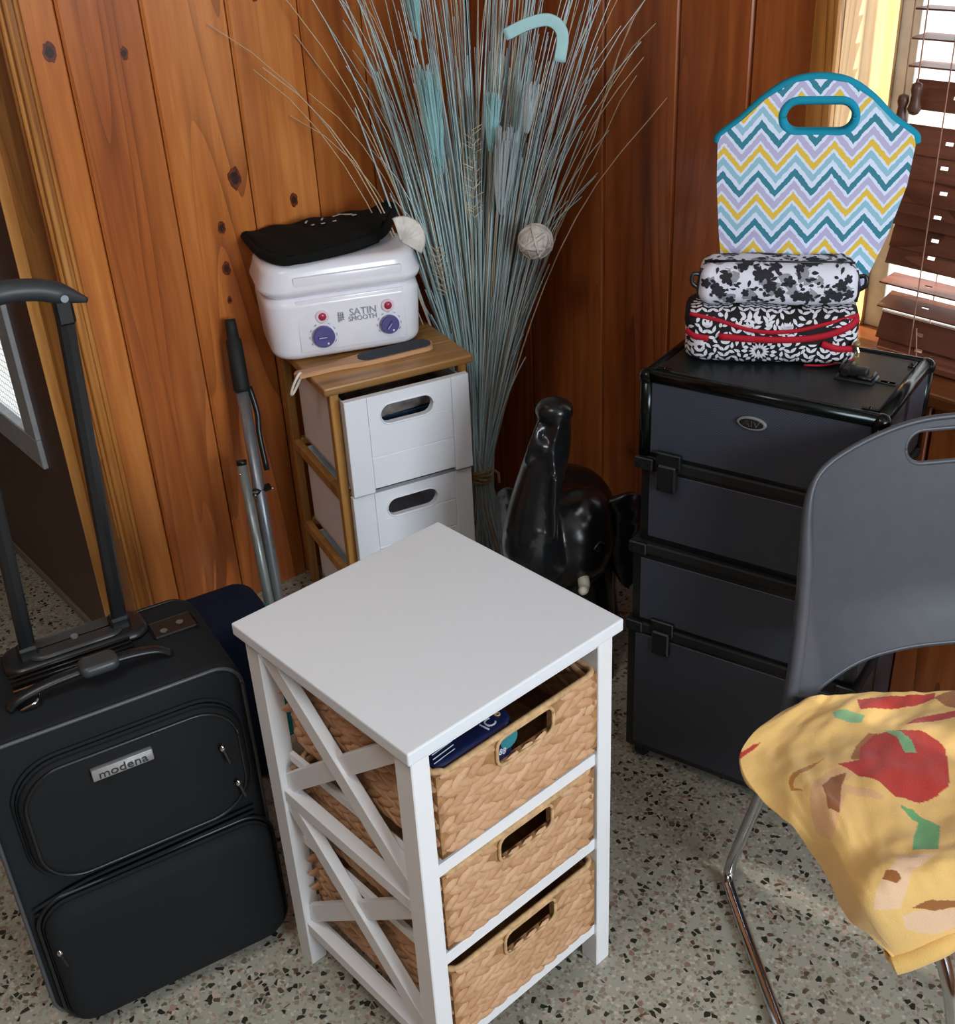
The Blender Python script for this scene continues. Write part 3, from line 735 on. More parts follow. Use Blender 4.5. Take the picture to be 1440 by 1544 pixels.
# ------------------------------------------------------------------ dried grass bundle
GX, GY = 1.685, 2.095
gb = thing('dried_grass_bundle', 'tall bundle of dried teal grass stems tied with twine in the corner', 'dried grass', (GX, GY, 0))
sd, dd = Vector((.72, -.69, 0)), Vector((.69, .72, 0))     # broad and narrow spread directions
ZT = .27
LEAN = Vector((.035, -.01, 0))
def stem_pts(a, d, length, droop, wob, rr, n=12):
    """a: sideways spread per metre, d: depth spread per metre"""
    side = 1 if a >= 0 else -1; pts = []
    ph = rr.uniform(0, 6)
    for i in range(n+1):
        s = i/n; z = ZT+(length-ZT)*s; q = z-ZT
        off = sd*(a*q+side*droop*s**4)+dd*(d*q)+LEAN*q
        off += sd*wob*math.sin(ph+s*5)*s
        zz = z-abs(droop)*.55*s**5
        q_ = Vector((0, 0, zz))+off+_j
        q_.x = min(q_.x, XW-.012-GX); q_.y = min(q_.y, YW-.012-GY)      # stems bend along the walls
        pts.append(q_)
    return pts
NST = 285
for i in range(NST):
    _j = sd*rnd.gauss(0, .007)+dd*rnd.gauss(0, .007)
    a = max(-.22, min(.20, rnd.gauss(0.01, .11))) if i % 3 else rnd.uniform(-.19, .18)
    d = rnd.uniform(-.10, .10); L = rnd.uniform(1.05, 1.75); dr = rnd.uniform(.02, .14)*(1 if abs(a) > .12 else .3)
    if i < 14: a = (.20+.1*rnd.random())*(1 if i % 2 else -1); dr = rnd.uniform(.12, .26); L = rnd.uniform(1.3, 1.65)
    pts = stem_pts(a, d, L, dr, .006, rnd)
    # below the tie the stems flare out to the floor
    base = [Vector((0, 0, .004))+_j*1.0+sd*(-a*.26)+dd*(-d*.5), Vector((0, 0, .14))+_j+sd*(-a*.09)+dd*(-d*.2)]
    pts = base+pts
    r0 = rnd.uniform(.0022, .0034)
    rs = [r0*(1-.62*k/(len(pts)-1)) for k in range(len(pts))]
    m = GR_B if i < 14 or rnd.random() < .12 else (GR_T if rnd.random() < .55 else GR_G)
    o = obj('grass_stem', tube(pts, rs, 4, caps=False), m, gb, True)
# broad dried leaf blades among the stems, joined (too many to single out)
bm = bmesh.new()
for i in range(330):
    _j = sd*rnd.gauss(0, .008)+dd*rnd.gauss(0, .008); a = max(-.24, min(.24, rnd.gauss(0, .12)))
    d = rnd.uniform(-.08, .10); pts = [Vector((0, 0, .01))+sd*(-a*.26)+_j]+stem_pts(a, d, rnd.uniform(.6, 1.35), .02, .006, rnd, 8)
    tube(pts, [.0058*(1-.65*k/(len(pts)-1)) for k in range(len(pts))], 3, bm=bm, flat=.3, caps=False, up=sd)
o = obj('fine_stems', bm, GR_F, gb, True); o['kind'] = 'stuff'
# seed heads
def at_spread(a, d, z): return sd*(a*(z-ZT))+dd*(d*(z-ZT))+LEAN*(z-ZT)+Vector((0, 0, z))
for a, d, z0, z1, r, m in ((-.095, -.17, 1.36, 1.58, .026, GR_H), (-.090, -.17, 1.08, 1.30, .024, GR_H), (.085, -.17, .98, 1.17, .026, GR_G), (.045, -.14, 1.12, 1.24, .018, GR_H), (.13, -.14, 1.16, 1.26, .016, GR_G)):
    bm = bmesh.new()
    for k in range(90):
        a1 = rnd.uniform(0, 6.28); q = math.sqrt(rnd.random()); st = rnd.uniform(0, .35); en = rnd.uniform(.75, 1.08)
        o1 = sd*(r*q*math.cos(a1))+dd*(r*q*math.sin(a1))
        c0, c1, c2 = [at_spread(a, d, z0+(z1-z0)*x) for x in (st, (st+en)/2, en)]
        tube([c0+o1*.35, c1+o1*.8, c2+o1], [.0014, .0024, .0012], 3, bm=bm, caps=False)
    obj('seed_head', bm, m, gb)
for a, d, z0, z1 in ((.0, -.17, .98, 1.18), (-.15, -.13, .78, .9)):
    bm = bmesh.new()
    for k in range(60):
        c = at_spread(a, d, z0+(z1-z0)*rnd.random()); ang = rnd.uniform(0, 6.28)
        tube([c, c+Vector((math.cos(ang)*.022, math.sin(ang)*.022, .012))], .0006, 3, bm=bm)
    o = obj('bristle_head', bm, GR_B, gb); o['kind'] = 'stuff'
# curled ribbon leaf
P0 = at_spread(.085, -.19, 1.37)
rib = smoothpts([P0+sd*-.02+Vector((0, 0, 0)), P0+sd*.03+Vector((0, 0, .020)), P0+sd*.072+Vector((0, 0, .024)), P0+sd*.096+Vector((0, 0, -.002)), P0+sd*.09+Vector((0, 0, -.055))], 6)
obj('curled_leaf', tube(rib, .0125, 10, flat=.08, up=(0, 0, 1)), GR_H, gb, True)
# twine tie
bm = bmesh.new()
for k in range(4): add(bm, xf(tube([(.027*math.cos(t), .024*math.sin(t), .002*math.sin(t*3+k)) for t in [2*PI*q/24 for q in range(25)]], .0048, 6), TR((0, 0, ZT-.015+k*.0095), (.1*(k % 2), .08, k))))
tube([(.027, -.01, ZT+.01), (.04, -.02, ZT-.005), (.036, -.026, ZT-.03)], .004, 6, bm=bm)
obj('twine_tie', bm, TWINE, gb, True)
# shell and woven ball ornaments wired to the stems
bc = at_spread(.212, -.20, .925)
orb = obj('ornament_ball', ball(.037, bc, sub=4), SHELL, gb, True)
bm = bmesh.new()
for k in range(11):
    rot = Euler((rnd.uniform(0, 3.1), rnd.uniform(0, 3.1), rnd.uniform(0, 3.1))).to_matrix()
    tube([bc+rot @ Vector((.0375*math.cos(t), .0375*math.sin(t), 0)) for t in [2*PI*q/28 for q in range(29)]], .0048 if k < 7 else .0014, 6, bm=bm, flat=.45)
obj('ball_strip', bm, SHELL, orb, True)
sc_ = at_spread(-.195, -.32, 1.005)
bm = bmesh.new()
V = []
for i in range(13):
    u = i/12; row = []
    for j in range(17):
        t = -1+2*j/16; R = .056*u
        rib_ = 1+.16*math.cos(j*PI)
        row.append(bm.verts.new((R*math.sin(t*1.25)*.92, -.020*math.sin(u*PI*.8)*(1-t*t*.45)*rib_, R*math.cos(t*1.25)*(1 if u < .99 else .97+.03*(j % 2)))))
    V.append(row)
for a, b in zip(V, V[1:]):
    for k in range(16): bm.faces.new((a[k], a[k+1], b[k+1], b[k]))
bmesh.ops.remove_doubles(bm, verts=bm.verts, dist=1e-5)
solid(bm, .003)
xf(bm, TR(sc_+Vector((-.03, -.02, -.03)), (-.35, .95, -.68)))
obj('ornament_shell', bm, SHELL, gb, True)

# ------------------------------------------------------------------ black elephant statue
EX, EY, EYAW = 1.475, 1.585, math.radians(40)     # local -x faces the viewer's side
el = thing('elephant_statue', 'glossy black elephant statue with raised trunk between drawer unit and case', 'statue', (EX, EY, 0), EYAW)
bm = bmesh.new()
ball(.135, (.14, 0, .30), (1.15, .88, .95), 4, bm)            # body
ball(.12, (.24, 0, .30), (1.05, .95, 1.05), 4, bm)
ball(.100, (.0, -.028, .385), (.95, 1.0, 1.12), 4, bm)          # head
ball(.066, (.0, .01, .44), (1, .9, 1), 3, bm); ball(.066, (.0, -.062, .44), (1, .9, 1), 3, bm)   # twin domes
tr = smoothpts([(-.02, .02, .36), (-.07, .034, .375), (-.098, .042, .43), (-.096, .036, .50), (-.082, .021, .57), (-.066, .002, .64), (-.058, -.006, .69), (-.06, -.008, .718)], 6)
rad = [.070, .068, .062, .054, .048, .043, .035, .033]
rs = [np.interp(i/(len(tr)-1)*7, range(8), rad) for i in range(len(tr))]
tube(tr, rs, 16, bm=bm)
ball(.037, (-.064, -.008, .718), (1.0, 1.08, .75), 3, bm)      # flared trunk tip
for c, r, z0 in (((-.145, .025, .478), .017, .8), ((-.143, .058, .470), .014, .8), ((-.140, -.002, .470), .014, .9), ((-.108, .016, .655), .017, 1), ((-.150, .04, .43), .016, 1.3)): ball(r, c, (.6, 1, z0), 3, bm)
for q in (((-.155, .03, .46), (-.150, .06, .44), (-.130, .085, .48)), ((-.128, -.015, .60), (-.135, -.012, .54), (-.143, -.012, .47)), ((-.093, -.02, .70), (-.105, -.008, .655), (-.118, -.012, .60)), ((-.092, .02, .695), (-.106, .032, .665), (-.108, .045, .62))):
    tube(smoothpts(q, 5), .0085, 8, bm=bm)
tube(smoothpts([(-.03, .0, .33), (-.075, .01, .305), (-.105, .015, .30)], 4), [.03]*4+[.024]*4+[.014], 12, bm=bm)    # lower lip
for lx, ly in ((.03, .075), (.03, -.078), (.27, .07), (.27, -.07)):
    tube([(lx, ly*.8, .30), (lx-.006, ly, .18), (lx-.004, ly, .08), (lx-.008, ly*1.02, .02), (lx-.008, ly*1.02, .0)], [.06, .05, .044, .05, .052], 14, bm=bm)
tube(smoothpts([(.35, 0, .36), (.38, 0, .30), (.385, 0, .20)], 4), [.016]*4+[.01]*4+[.012], 8, bm=bm)
body = obj('body', bm, ELEPH, el, True)
md = body.modifiers.new('fuse', 'REMESH'); md.mode = 'VOXEL'; md.voxel_size = .006; md.use_smooth_shade = True
ms = body.modifiers.new('soft', 'SMOOTH'); ms.factor = .5; ms.iterations = 5
def ear(s):
    out = [(0, .09), (.05, .105), (.095, .07), (.105, .0), (.085, -.08), (.045, -.135), (.02, -.10), (.0, -.05)]
    cv = smoothpts([(x, z, 0) for x, z in out]+[(0, .09, 0)], 5); b = plate([(p.x, p.y) for p in cv[:-1]], [], -.006, .006)
    bmesh.ops.subdivide_edges(b, edges=b.edges[:], cuts=1)
    for v in b.verts: v.co.y += .018*math.sin(v.co.x*30)-.05*v.co.x
    # from local x-z plane: outward along s*y and a little back
    m = Matrix.Translation((.03, s*.080-.026, .375)) @ Matrix.Rotation(s*math.radians(62), 4, 'Z')
    if s < 0: bmesh.ops.scale(b, vec=(1, -1, 1), verts=b.verts)
    xf(b, m); return obj('ear', b, ELEPH, el, True)
ear(1); ear(-1)
for s in (1, -1):
    e = obj('eye', ball(.011, (-.070, s*.068-.028, .405), (1, .6, .8), 3), BLACKPL, el, True)
    obj('eyelid', tube(smoothpts([(-.086, s*.060-.028, .408), (-.074, s*.072-.028, .420), (-.056, s*.080-.028, .410)], 4), .004, 6), ELEPH, el, True)
    obj('tusk', tube(smoothpts([(-.05, s*.050-.01, .335), (-.095, s*.060-.01, .318), (-.128, s*.058-.01, .332)], 5), [.013]*5+[.010]*5+[.004], 10), IVORY, el, True)
for s in (1, -1): obj('nostril', ball(.007, (-.088, -.008+s*.014, .735), (.5, 1, .8), 2), BLACKRUB, el, True)

# ------------------------------------------------------------------ rolling train case
KA = -1.2850; KL = pz(970, 560, .885); KW, KD, KH = .422, .270, .885
tc_ = thing('rolling_case', 'black rolling cosmetics case with textured panels and metal trim by window', 'case', (KL.x, KL.y, 0), KA)
def case_section(name, z0, z1, grow):
    a = (-grow, -grow*.6, z0); b = (KW+grow, KD+grow*.3, z1)
    s = obj(name, box(a, b, .004, 2), BLACKPL, tc_, auto=40)
    m = .018
    obj('panel', box((a[0]+m, a[1]-.0015, z0+m*.8), (b[0]-m, a[1]+.004, z1-m*.8), .001), CARBON, s)
    obj('panel', box((b[0]-.004, a[1]+m, z0+m*.8), (b[0]+.0015, a[1]+.12, z1-m*.8), .001), CARBON, s)
    obj('panel', box((b[0]-.004, a[1]+.145, z0+m*.8), (b[0]+.0015, b[1]-m, z1-m*.8), .001), CARBON, s)
    obj('panel', box((a[0]-.0015, a[1]+m, z0+m*.8), (a[0]+.004, b[1]-m, z1-m*.8), .001), CARBON, s)
    return s
S1 = case_section('lid_section', .716, KH, 0)
S2 = case_section('upper_section', .540, .708, 0)
S3 = case_section('middle_section', .352, .520, .010)
S4 = case_section('base_section', .035, .345, .016)
for z, g in ((.712, .003), (.530, .012), (.348, .016)):
    obj('trim_band', box((-g-.003, -g*.6-.004, z-.011), (KW+g+.003, KD+.004, z+.011), .003), BLACKRUB, tc_)
# rounded metal edges of the lid
bm = bmesh.new()
def ed(p, q): tube([p, q], .0125, 12, bm=bm)
TRIMM = plain('black_metal_trim', '262b2b', .22, .85, var=.05)
ed((.006, .006, KH-.008), (KW-.006, .006, KH-.008)); ed((KW-.008, .006, KH-.008), (KW-.008, KD-.006, KH-.008)); ed((.008, .006, KH-.008), (.008, KD-.006, KH-.008)); ed((.006, KD-.006, KH-.008), (KW-.006, KD-.006, KH-.008))
ed((.006, .006, .72), (.006, .006, KH-.008)); ed((KW-.006, .006, .72), (KW-.006, .006, KH-.008)); ed((KW-.006, KD-.006, .72), (KW-.006, KD-.006, KH-.008))
obj('edge_trim', bm, TRIMM, tc_, True)
for x, y in ((.006, .006), (KW-.006, .006), (KW-.006, KD-.006), (.006, KD-.006)): obj('corner_cap', ball(.0155, (x, y, KH-.010), sub=3), TRIMM, tc_, True)
obj('top_panel', box((.018, .018, KH-.006), (KW-.018, KD-.018, KH+.0015), .001), plain('black_leatherette', '1b2020', .38, var=.1, bump=.2, bscale=500), tc_)
bm = bmesh.new()
for x, y, a in ((KW-.03, .022, 0), (.03, .022, 0), (KW-.022, KD-.04, PI/2), (KW-.036, KD*.5, 0)):
    add(bm, xf(box((-.013, -.005, 0), (.013, .005, .003), .001), TR((x, y, KH+.001), (0, 0, a)))); ball(.003, (x, y, KH+.004), sub=2, bm=bm)
obj('rivet_plate', bm, TRIMM, tc_)
bm = bmesh.new()
for x in (KW-.085,):
    box((x-.038, KD*.5-.022, KH), (x+.03, KD*.5+.022, KH+.006), .003, bm=bm); box((x-.034, KD*.5-.012, KH+.006), (x+.015, KD*.5+.012, KH+.022), .006, 2, bm=bm); box((x+.0, KD*.5-.018, KH+.006), (x+.026, KD*.5+.018, KH+.013), .003, bm=bm)
    box((x+.03, KD*.5-.006, KH), (KW-.02, KD*.5+.006, KH+.004), .001, bm=bm)
tube([(.318, KD*.5-.02, KH+.016), (.318, KD*.5+.02, KH+.016)], .007, 10, bm=bm)
obj('top_handle', bm, BLACKPL, tc_, auto=40)
def latch(x, z):
    g = obj('latch', box((x-.026, -.016, z+.004), (x+.022, -.004, z+.034), .002), BLACKPL, tc_)
    obj('latch_tongue', box((x-.02, -.022, z-.042), (x+.016, -.006, z+.012), .003), BLACKPL, g)
    bm = bmesh.new()
    for dx in (-.022, .018):
        for dz in (.008, .03): ball(.0028, (x+dx, -.0165, z+dz), sub=1, bm=bm)
    for dx in (-.016, .012): ball(.0025, (x+dx, -.0225, z-.036), sub=1, bm=bm)
    obj('rivet', bm, TRIMM, g)
for z in (.708, .342):
    latch(.062, z); latch(KW-.075, z)
for z, gx in ((.712, .0), (.53, .008), (.348, .012)):
    for x in (.012-gx, KW-.012+gx):
        br = obj('corner_bracket', box((x-.018, -.0165, z-.012), (x+.018, -.006, z+.012), .002), BLACKPL, tc_)
        bm = bmesh.new()
        for dx in (-.011, .011): ball(.0026, (x+dx, -.0168, z), sub=1, bm=bm)
        obj('rivet', bm, TRIMM, br)
bd = obj('badge', xf(cyl(.026, .006, 32, bev=.0015), TR((.207, -.0045, .832), (PI/2, 0, 0)) @ Matrix.Diagonal((1, .46, 1, 1))), plain('satin_chrome', 'b5b8ba', .35, .7), tc_, auto=40)
obj('badge_field', xf(cyl(.0215, .0065, 32), TR((.207, -.005, .832), (PI/2, 0, 0)) @ Matrix.Diagonal((1, .40, 1, 1))), BLACKPL, bd)
text('badge_letters', 'AIV', .0165, CHROME, bd, (.207, -.0086, .832), (PI/2, 0, 0), stretch=1.25)
for x in (.015, KW-.015):
    for y in (.02, KD-.02):
        c = obj('caster', xf(cyl(.030, .022, 20, bev=.004), TR((x, y, .0305), (0, PI/2, 0))), BLACKRUB, tc_, auto=40)
        obj('caster_fork', box((x-.016, y-.022, .028), (x+.016, y+.022, .05), .006, 2), BLACKPL, c)

# ------------------------------------------------------------------ toiletry bags on the case
def leaf_shape(x, y, L, w, a, n=5):
    top = [(L*(i/n), w*math.sin(PI*(i/n)**.8)) for i in range(n+1)]; pts = top+[(px_, -py_) for px_, py_ in reversed(top[1:-1])]
    return [(x+math.cos(a)*u-math.sin(a)*v, y+math.sin(a)*u+math.cos(a)*v) for u, v in pts]
def blob(x, y, r, rr, n=9, k=.35):
    return [(x+r*(1+rr.uniform(-k, k))*math.cos(2*PI*i/n), y+r*(1+rr.uniform(-k, k))*math.sin(2*PI*i/n)) for i in range(n)]
def flower(x, y, r, a, petals=5):
    return [(x+r*(.62+.38*abs(math.cos(petals*t/2)))*math.cos(t+a), y+r*(.62+.38*abs(math.cos(petals*t/2)))*math.sin(t+a)) for t in [2*PI*i/(petals*4) for i in range(petals*4)]]
def print_on(name, bag, shapes, mat, parent, proud=.0006, reach=.2):
    """flat printed shapes laid on the bag: shapes = (side, polygon); side front/top/right; polygon in that side's plane"""
    me = bag.data; tree = BVHTree.FromPolygons([v.co for v in me.vertices], [p.vertices for p in me.polygons])
    bm = bmesh.new()
    for side, poly in shapes:
        d, org = {'front': (Vector((0, 1, 0)), lambda u, v: Vector((u, -reach, v))), 'top': (Vector((0, 0, -1)), lambda u, v: Vector((u, v, reach))),
                  'right': (Vector((-1, 0, 0)), lambda u, v: Vector((reach+.1, u, v))), 'left': (Vector((1, 0, 0)), lambda u, v: Vector((-reach-.1, u, v)))}[side]
        c = (sum(p[0] for p in poly)/len(poly), sum(p[1] for p in poly)/len(poly))
        mid = [((p[0]+c[0])/2, (p[1]+c[1])/2) for p in poly]
        def hit(q):
            h = tree.ray_cast(org(*q), d)
            return None if h[0] is None or h[1].dot(d) > -.25 else h[0]-d*proud
        H = [hit(q) for q in poly]; Mh = [hit(q) for q in mid]; hc = hit(c)
        if hc is None or None in H or None in Mh: continue
        V = [bm.verts.new(q) for q in H]; W_ = [bm.verts.new(q) for q in Mh]; vc = bm.verts.new(hc); n = len(V)
        for i in range(n):
            j = (i+1) % n; bm.faces.new((V[i], V[j], W_[j], W_[i])); bm.faces.new((W_[i], W_[j], vc))
    o = obj(name, bm, mat, parent, True); o['kind'] = 'stuff'; return o
def softbag(hx, hy, z0, z1, r, e, puff, seed):
    bm = softbox(hx, hy, z0, z1, r, e, 6); bmesh.ops.triangulate(bm, faces=[f for f in bm.faces if len(f.verts) > 4])
    bmesh.ops.subdivide_edges(bm, edges=bm.edges[:], cuts=2, use_grid_fill=True)
    q = random.Random(seed); k = [q.uniform(0, 6) for _ in range(6)]
    for v in bm.verts:
        s = (v.co.z-z0)/(z1-z0)
        v.co += Vector((0, math.copysign(1, v.co.y)*puff*math.sin(PI*s)*math.cos(v.co.x/hx*1.3), 0))
        v.co += v.normal*.0025*math.sin(v.co.x*46+k[0])*math.sin(v.co.z*60+k[1])
    return bm
BA = KA+math.radians(22.5)
bpy.context.view_layer.update()
tb = thing('toiletry_bag', 'black and white leaf print toiletry bag with red zips on the rolling case', 'bag', wl_(tc_, (.162, .170, KH+.003)), BA)
o = obj('bag_body', softbag(.147, .058, 0, .098, .03, .022, .008, 2), LEAFP, tb, True)
rr = random.Random(4); shp = []
def sprig(side, x, y, a, n, L, w, lim):
    for i in range(n):
        q = i/n; bx, by = x+math.cos(a)*L*1.0*i*.72, y+math.sin(a)*L*1.0*i*.72; a += rr.uniform(-.16, .16)
        for sgn in (1, -1): shp.append((side, leaf_shape(bx, by, L*(1-.25*q), w, a+sgn*rr.uniform(.65, .95))))
    shp.append((side, leaf_shape(bx, by, L, w, a)))
for x in (-.135, -.105, -.075, .035, .065, .095, .125):
    sprig('front', x, .004, PI/2+rr.uniform(-.5, .5), 4, .0165, .0031, None)
    sprig('front', x+.012, .05, PI/2+rr.uniform(-.6, .6), 3, .0155, .0029, None)
for k in range(16):                                        # the round coral motif
    a = 2*PI*k/16
    for r0, L, w in ((.006, .012, .0021), (.0195, .011, .0034)): shp.append(('front', leaf_shape(-.018+math.cos(a)*r0, .028+math.sin(a)*r0*.86, L, w, a+(.3 if r0 > .01 and k % 2 else 0))))
for k in range(10): sprig('front', rr.uniform(-.04, .03), .056+rr.uniform(0, .03), rr.uniform(.3, 2.8), 2, .013, .0028, None)
for sd_ in ('left', 'right'):
    for k in range(6): sprig(sd_, -.05+.018*k, .01, PI/2+rr.uniform(-.4, .4), 6, .0145, .003, None)
for k in range(14): sprig('top', -.13+.02*k, -.05, PI/2+rr.uniform(-.4, .4), 6, .0155, .0029, None)
cen = [(sum(q[0] for q in pl)/len(pl), sum(q[1] for q in pl)/len(pl)) for si, pl in shp if si == 'front']
for k in range(1500):
    x, z = rr.uniform(-.14, .14), rr.uniform(.004, .092)
    if all((x-u)**2+(z-v)**2 > .0084**2 for u, v in cen):
        a = rr.uniform(0, 6.28); L = rr.uniform(.010, .014); cen.append((x, z)); shp.append(('front', leaf_shape(x-math.cos(a)*L/2, z-math.sin(a)*L/2, L, .0029, a)))
print_on('leaf_print', o, shp, LEAFW, tb)
def front_y(x, z): return -.058-.0085*math.sin(PI*min(1, max(0, z/.098)))*math.cos(x/.147*1.3)
def zipline(pts, r, name='zip'):
    P = smoothpts([(x, front_y(x, z)-.0005+dy, z) for x, z, dy in pts], 6); obj(name, tube(P, r, 8, flat=.55, up=(0, 0, 1)), REDZIP, tb, True)
zipline([(-.140, .091, .004), (-.09, .082, 0), (-.03, .066, 0), (.03, .066, 0), (.09, .080, 0), (.142, .093, .008)], .0038)
zipline([(-.088, .054, 0), (-.03, .051, 0), (.04, .052, 0), (.09, .060, 0), (.125, .074, 0), (.142, .086, .010)], .0062)
zipline([(-.144, .058, .012), (-.13, .052, .002), (-.105, .049, 0)], .0060); zipline([(.085, .045, 0), (.112, .036, 0), (.138, .034, .006)], .0062)
bm = tube([(.142, -.062, .045), (.147, -.066, .032), (.145, -.068, .016)], .0028, 6); ball(.006, (.143, -.064, .046), sub=2, bm=bm); box((.1405, -.071, .012), (.149, -.066, .026), .001, bm=bm)
obj('zip_pull', bm, plain('brass', 'b9a878', .3, .8), tb)
obj('side_piping', tube(smoothpts([(.147, -.03, .006), (.10, -.058, .004), (.06, -.060, .003)], 5), .002, 6), REDZIP, tb, True)
fb = thing('floral_pouch', 'black and white floral print pouch lying on the leaf print bag', 'pouch', wl_(tc_, (.165, .178, KH+.1025)), BA)
o = obj('pouch_body', softbag(.133, .047, 0, .072, .02, .024, .006, 5), FLORP, fb, True)
rr = random.Random(11); ks, gs = [], []
for side, v0, v1, n in (('front', .004, .072, 30), ('top', -.04, .045, 34)):
    for k in range(n):
        x, v = -.125+.25*(k+rr.uniform(.1, .9))/n, rr.uniform(v0, v1)
        gs.append((side, blob(x+rr.uniform(-.01, .01), v, rr.uniform(.008, .014), rr, 11, .45)))
        if rr.random() < .75: ks.append((side, flower(x, v+rr.uniform(-.01, .01), rr.uniform(.007, .0125), rr.uniform(0, 6))))
        for q in range(3): 
            a = rr.uniform(0, 6.28); ks.append((side, leaf_shape(x+rr.uniform(-.02, .02), rr.uniform(v0, v1), rr.uniform(.007, .014), .0028, a)))
print_on('grey_flower_print', o, gs, FLORG, fb, .0004); print_on('black_flower_print', o, ks, FLORK, fb, .0008)
obj('seam', tube(smoothpts([(-.132, -.030, .008), (-.134, -.032, .035), (-.128, -.028, .062)], 5), .003, 6), BLACKPL, fb, True)
obj('seam', tube(smoothpts([(.132, -.030, .008), (.134, -.032, .035), (.128, -.028, .062)], 5), .003, 6), BLACKPL, fb, True)
obj('top_piping', tube([(-.125, -.020, .0725), (.125, -.020, .0725)], .0022, 6), BLACKPL, fb, True)
for s in (1, -1):
    lo = smoothpts([(s*.130, -.026, .05), (s*.143, -.030, .052), (s*.145, -.032, .038), (s*.134, -.03, .028)], 6)
    obj('side_loop', tube(lo, .004, 8), BLACKPL, fb, True)

# ------------------------------------------------------------------ chevron tote
tt = thing('tote_bag', 'chevron print tote bag with turquoise handle trim standing on the case', 'tote bag', wl_(tc_, (.180, .262, KH-.008+.008)), KA+math.radians(20))
outer = [(-.118, 0), (.062, 0), (.102, .10), (.137, .20), (.158, .285), (.163, .352), (.158, .366), (.12, .392), (.085, .425), (.045, .450), (.0, .457), (-.045, .450), (-.085, .425), (-.12, .392), (-.155, .364), (-.160, .352), (-.158, .285), (-.15, .20), (-.136, .10)]
hole = slot(.004, .396, .060, .027, 8)
SL = Vector((0, 0, 0))
def panel(y0, y1, bulge, flip):
    b = plate(outer, [hole], y0, y1); bmesh.ops.subdivide_edges(b, edges=[e for e in b.edges if e.calc_length() > .03], cuts=3)
    bmesh.ops.triangulate(b, faces=[f for f in b.faces if len(f.verts) > 4])
    for v in b.verts:
        s = v.co.z/.457
        v.co.y += bulge*max(0, math.cos(v.co.x/.165*PI/2))*math.sin(min(1, max(0, 1-s))*PI*.5)
    return b
obj('front_panel', panel(-.003, .003, -.024, 0), CHEV, tt); obj('back_panel', panel(.007, .013, .03, 0), CHEV, tt)
bm = bmesh.new(); V = []
sidepts = [(-.158, .285), (-.15, .20), (-.136, .10), (-.118, 0.004)]
for s, sidepts in ((-1, sidepts), (1, [(.158, .285), (.137, .20), (.102, .10), (.062, .004)])):
    sidepts = [(abs(a), b) for a, b in sidepts]
    for (x0, z0), (x1, z1) in zip(sidepts, sidepts[1:]):
        t = bmesh.new(); q = [t.verts.new((s*x0, 0, z0)), t.verts.new((s*x1, 0, z1)), t.verts.new((s*x1, .01, z1)), t.verts.new((s*x0, .01, z0))]; t.faces.new(q); add(bm, t)
obj('gusset', bm, CHEV, tt)
obj('base', box((-.116, -.022, 0), (.061, .036, .008), .003), CHEV, tt)
arc = [p for p in outer[5:16]]; arc = smoothpts([(x, .005, z) for x, z in arc], 5)
obj('top_binding', tube(arc, .0085, 8, up=(0, 1, 0)), TEALRIM, tt, True)
for y in (-.003, .013):
    hb = [(x, y, z) for x, z in hole]; obj('handle_binding', tube(hb+[hb[0], hb[1]], .0075, 8), TEALRIM, tt, True)

# ------------------------------------------------------------------ moulded chair with sled base
C0 = Vector((1.272, .914, 0)); cf = Vector((-.566, -.824, 0)); cr = Vector((.824, -.566, 0))
CHA = math.atan2(cr.y, cr.x)       # local x: to the right, local y: backwards
ch = thing('chair', 'grey moulded plastic chair with chrome tube legs under a plush blanket', 'chair', C0, CHA)
SW, SDp, SZ, SR = .48, .40, .440, .075
def cp(r, f, z): return (r, -f, z)
rows = []
for i in range(9):
    f = .02+SDp*i/8; row = []
    for j in range(9):
        r = SR+SW*j/8; u = (j/8-.5)*2; z = SZ-.014+.006*u*u-(.035*max(0, (i-5)/3)**2)
        row.append(cp(r, f, z))
    rows.append(row)
bm, _ = grid_cloth(rows, 3); obj('seat', solid(bm, .007), CHAIRG, ch, True)
# backrest: outline in (right, height) with hand hole, curved and leaning back
BRc = .330
left = [(.066, .415), (.074, .47), (.081, .53), (.087, .61), (.090, .69), (.090, .76), (.097, .808), (.119, .838), (.166, .860), (.228, .878), (.28, .887), (BRc, .889)]
rightp = [(2*BRc-x, z) for x, z in reversed(left[:-1])]
under = [(.093, .415), (.108, .442), (.133, .467), (.194, .496), (.265, .507), (BRc, .509)]
under = [(2*BRc-x, z) for x, z in under[:-1]]+[(x, z) for x, z in reversed(under)]
outl = [(p.x, p.y) for p in smoothpts([(x, z, 0) for x, z in left+rightp], 3)]+[(p.x, p.y) for p in smoothpts([(x, z, 0) for x, z in under], 3)]
hh = slot(BRc, .8425, .072, .0275, 7)
def dice(b, xs_, zs_):
    for x in xs_: bmesh.ops.bisect_plane(b, geom=b.verts[:]+b.edges[:]+b.faces[:], plane_co=(x, 0, 0), plane_no=(1, 0, 0))
    for z in zs_: bmesh.ops.bisect_plane(b, geom=b.verts[:]+b.edges[:]+b.faces[:], plane_co=(0, 0, z), plane_no=(0, 0, 1))
    return b
b = dice(plate(outl, [hh], -.0035, .0035), [.09+.024*k for k in range(21)], [.44+.025*k for k in range(18)])
def bend(x, z):
    u = (x-BRc)/.24
    return -.012+.18*(z-.47)+.035*max(0, 1-u*u)*min(1, max(0, (z-.40)/.2))
for v in b.verts: v.co.y += bend(v.co.x, v.co.z)
obj('backrest', b, CHAIRG, ch, auto=45)
rim = [Vector((p.x, bend(p.x, p.y)-.004, p.y)) for p in smoothpts([(x, z, 0) for x, z in left+rightp], 3)]
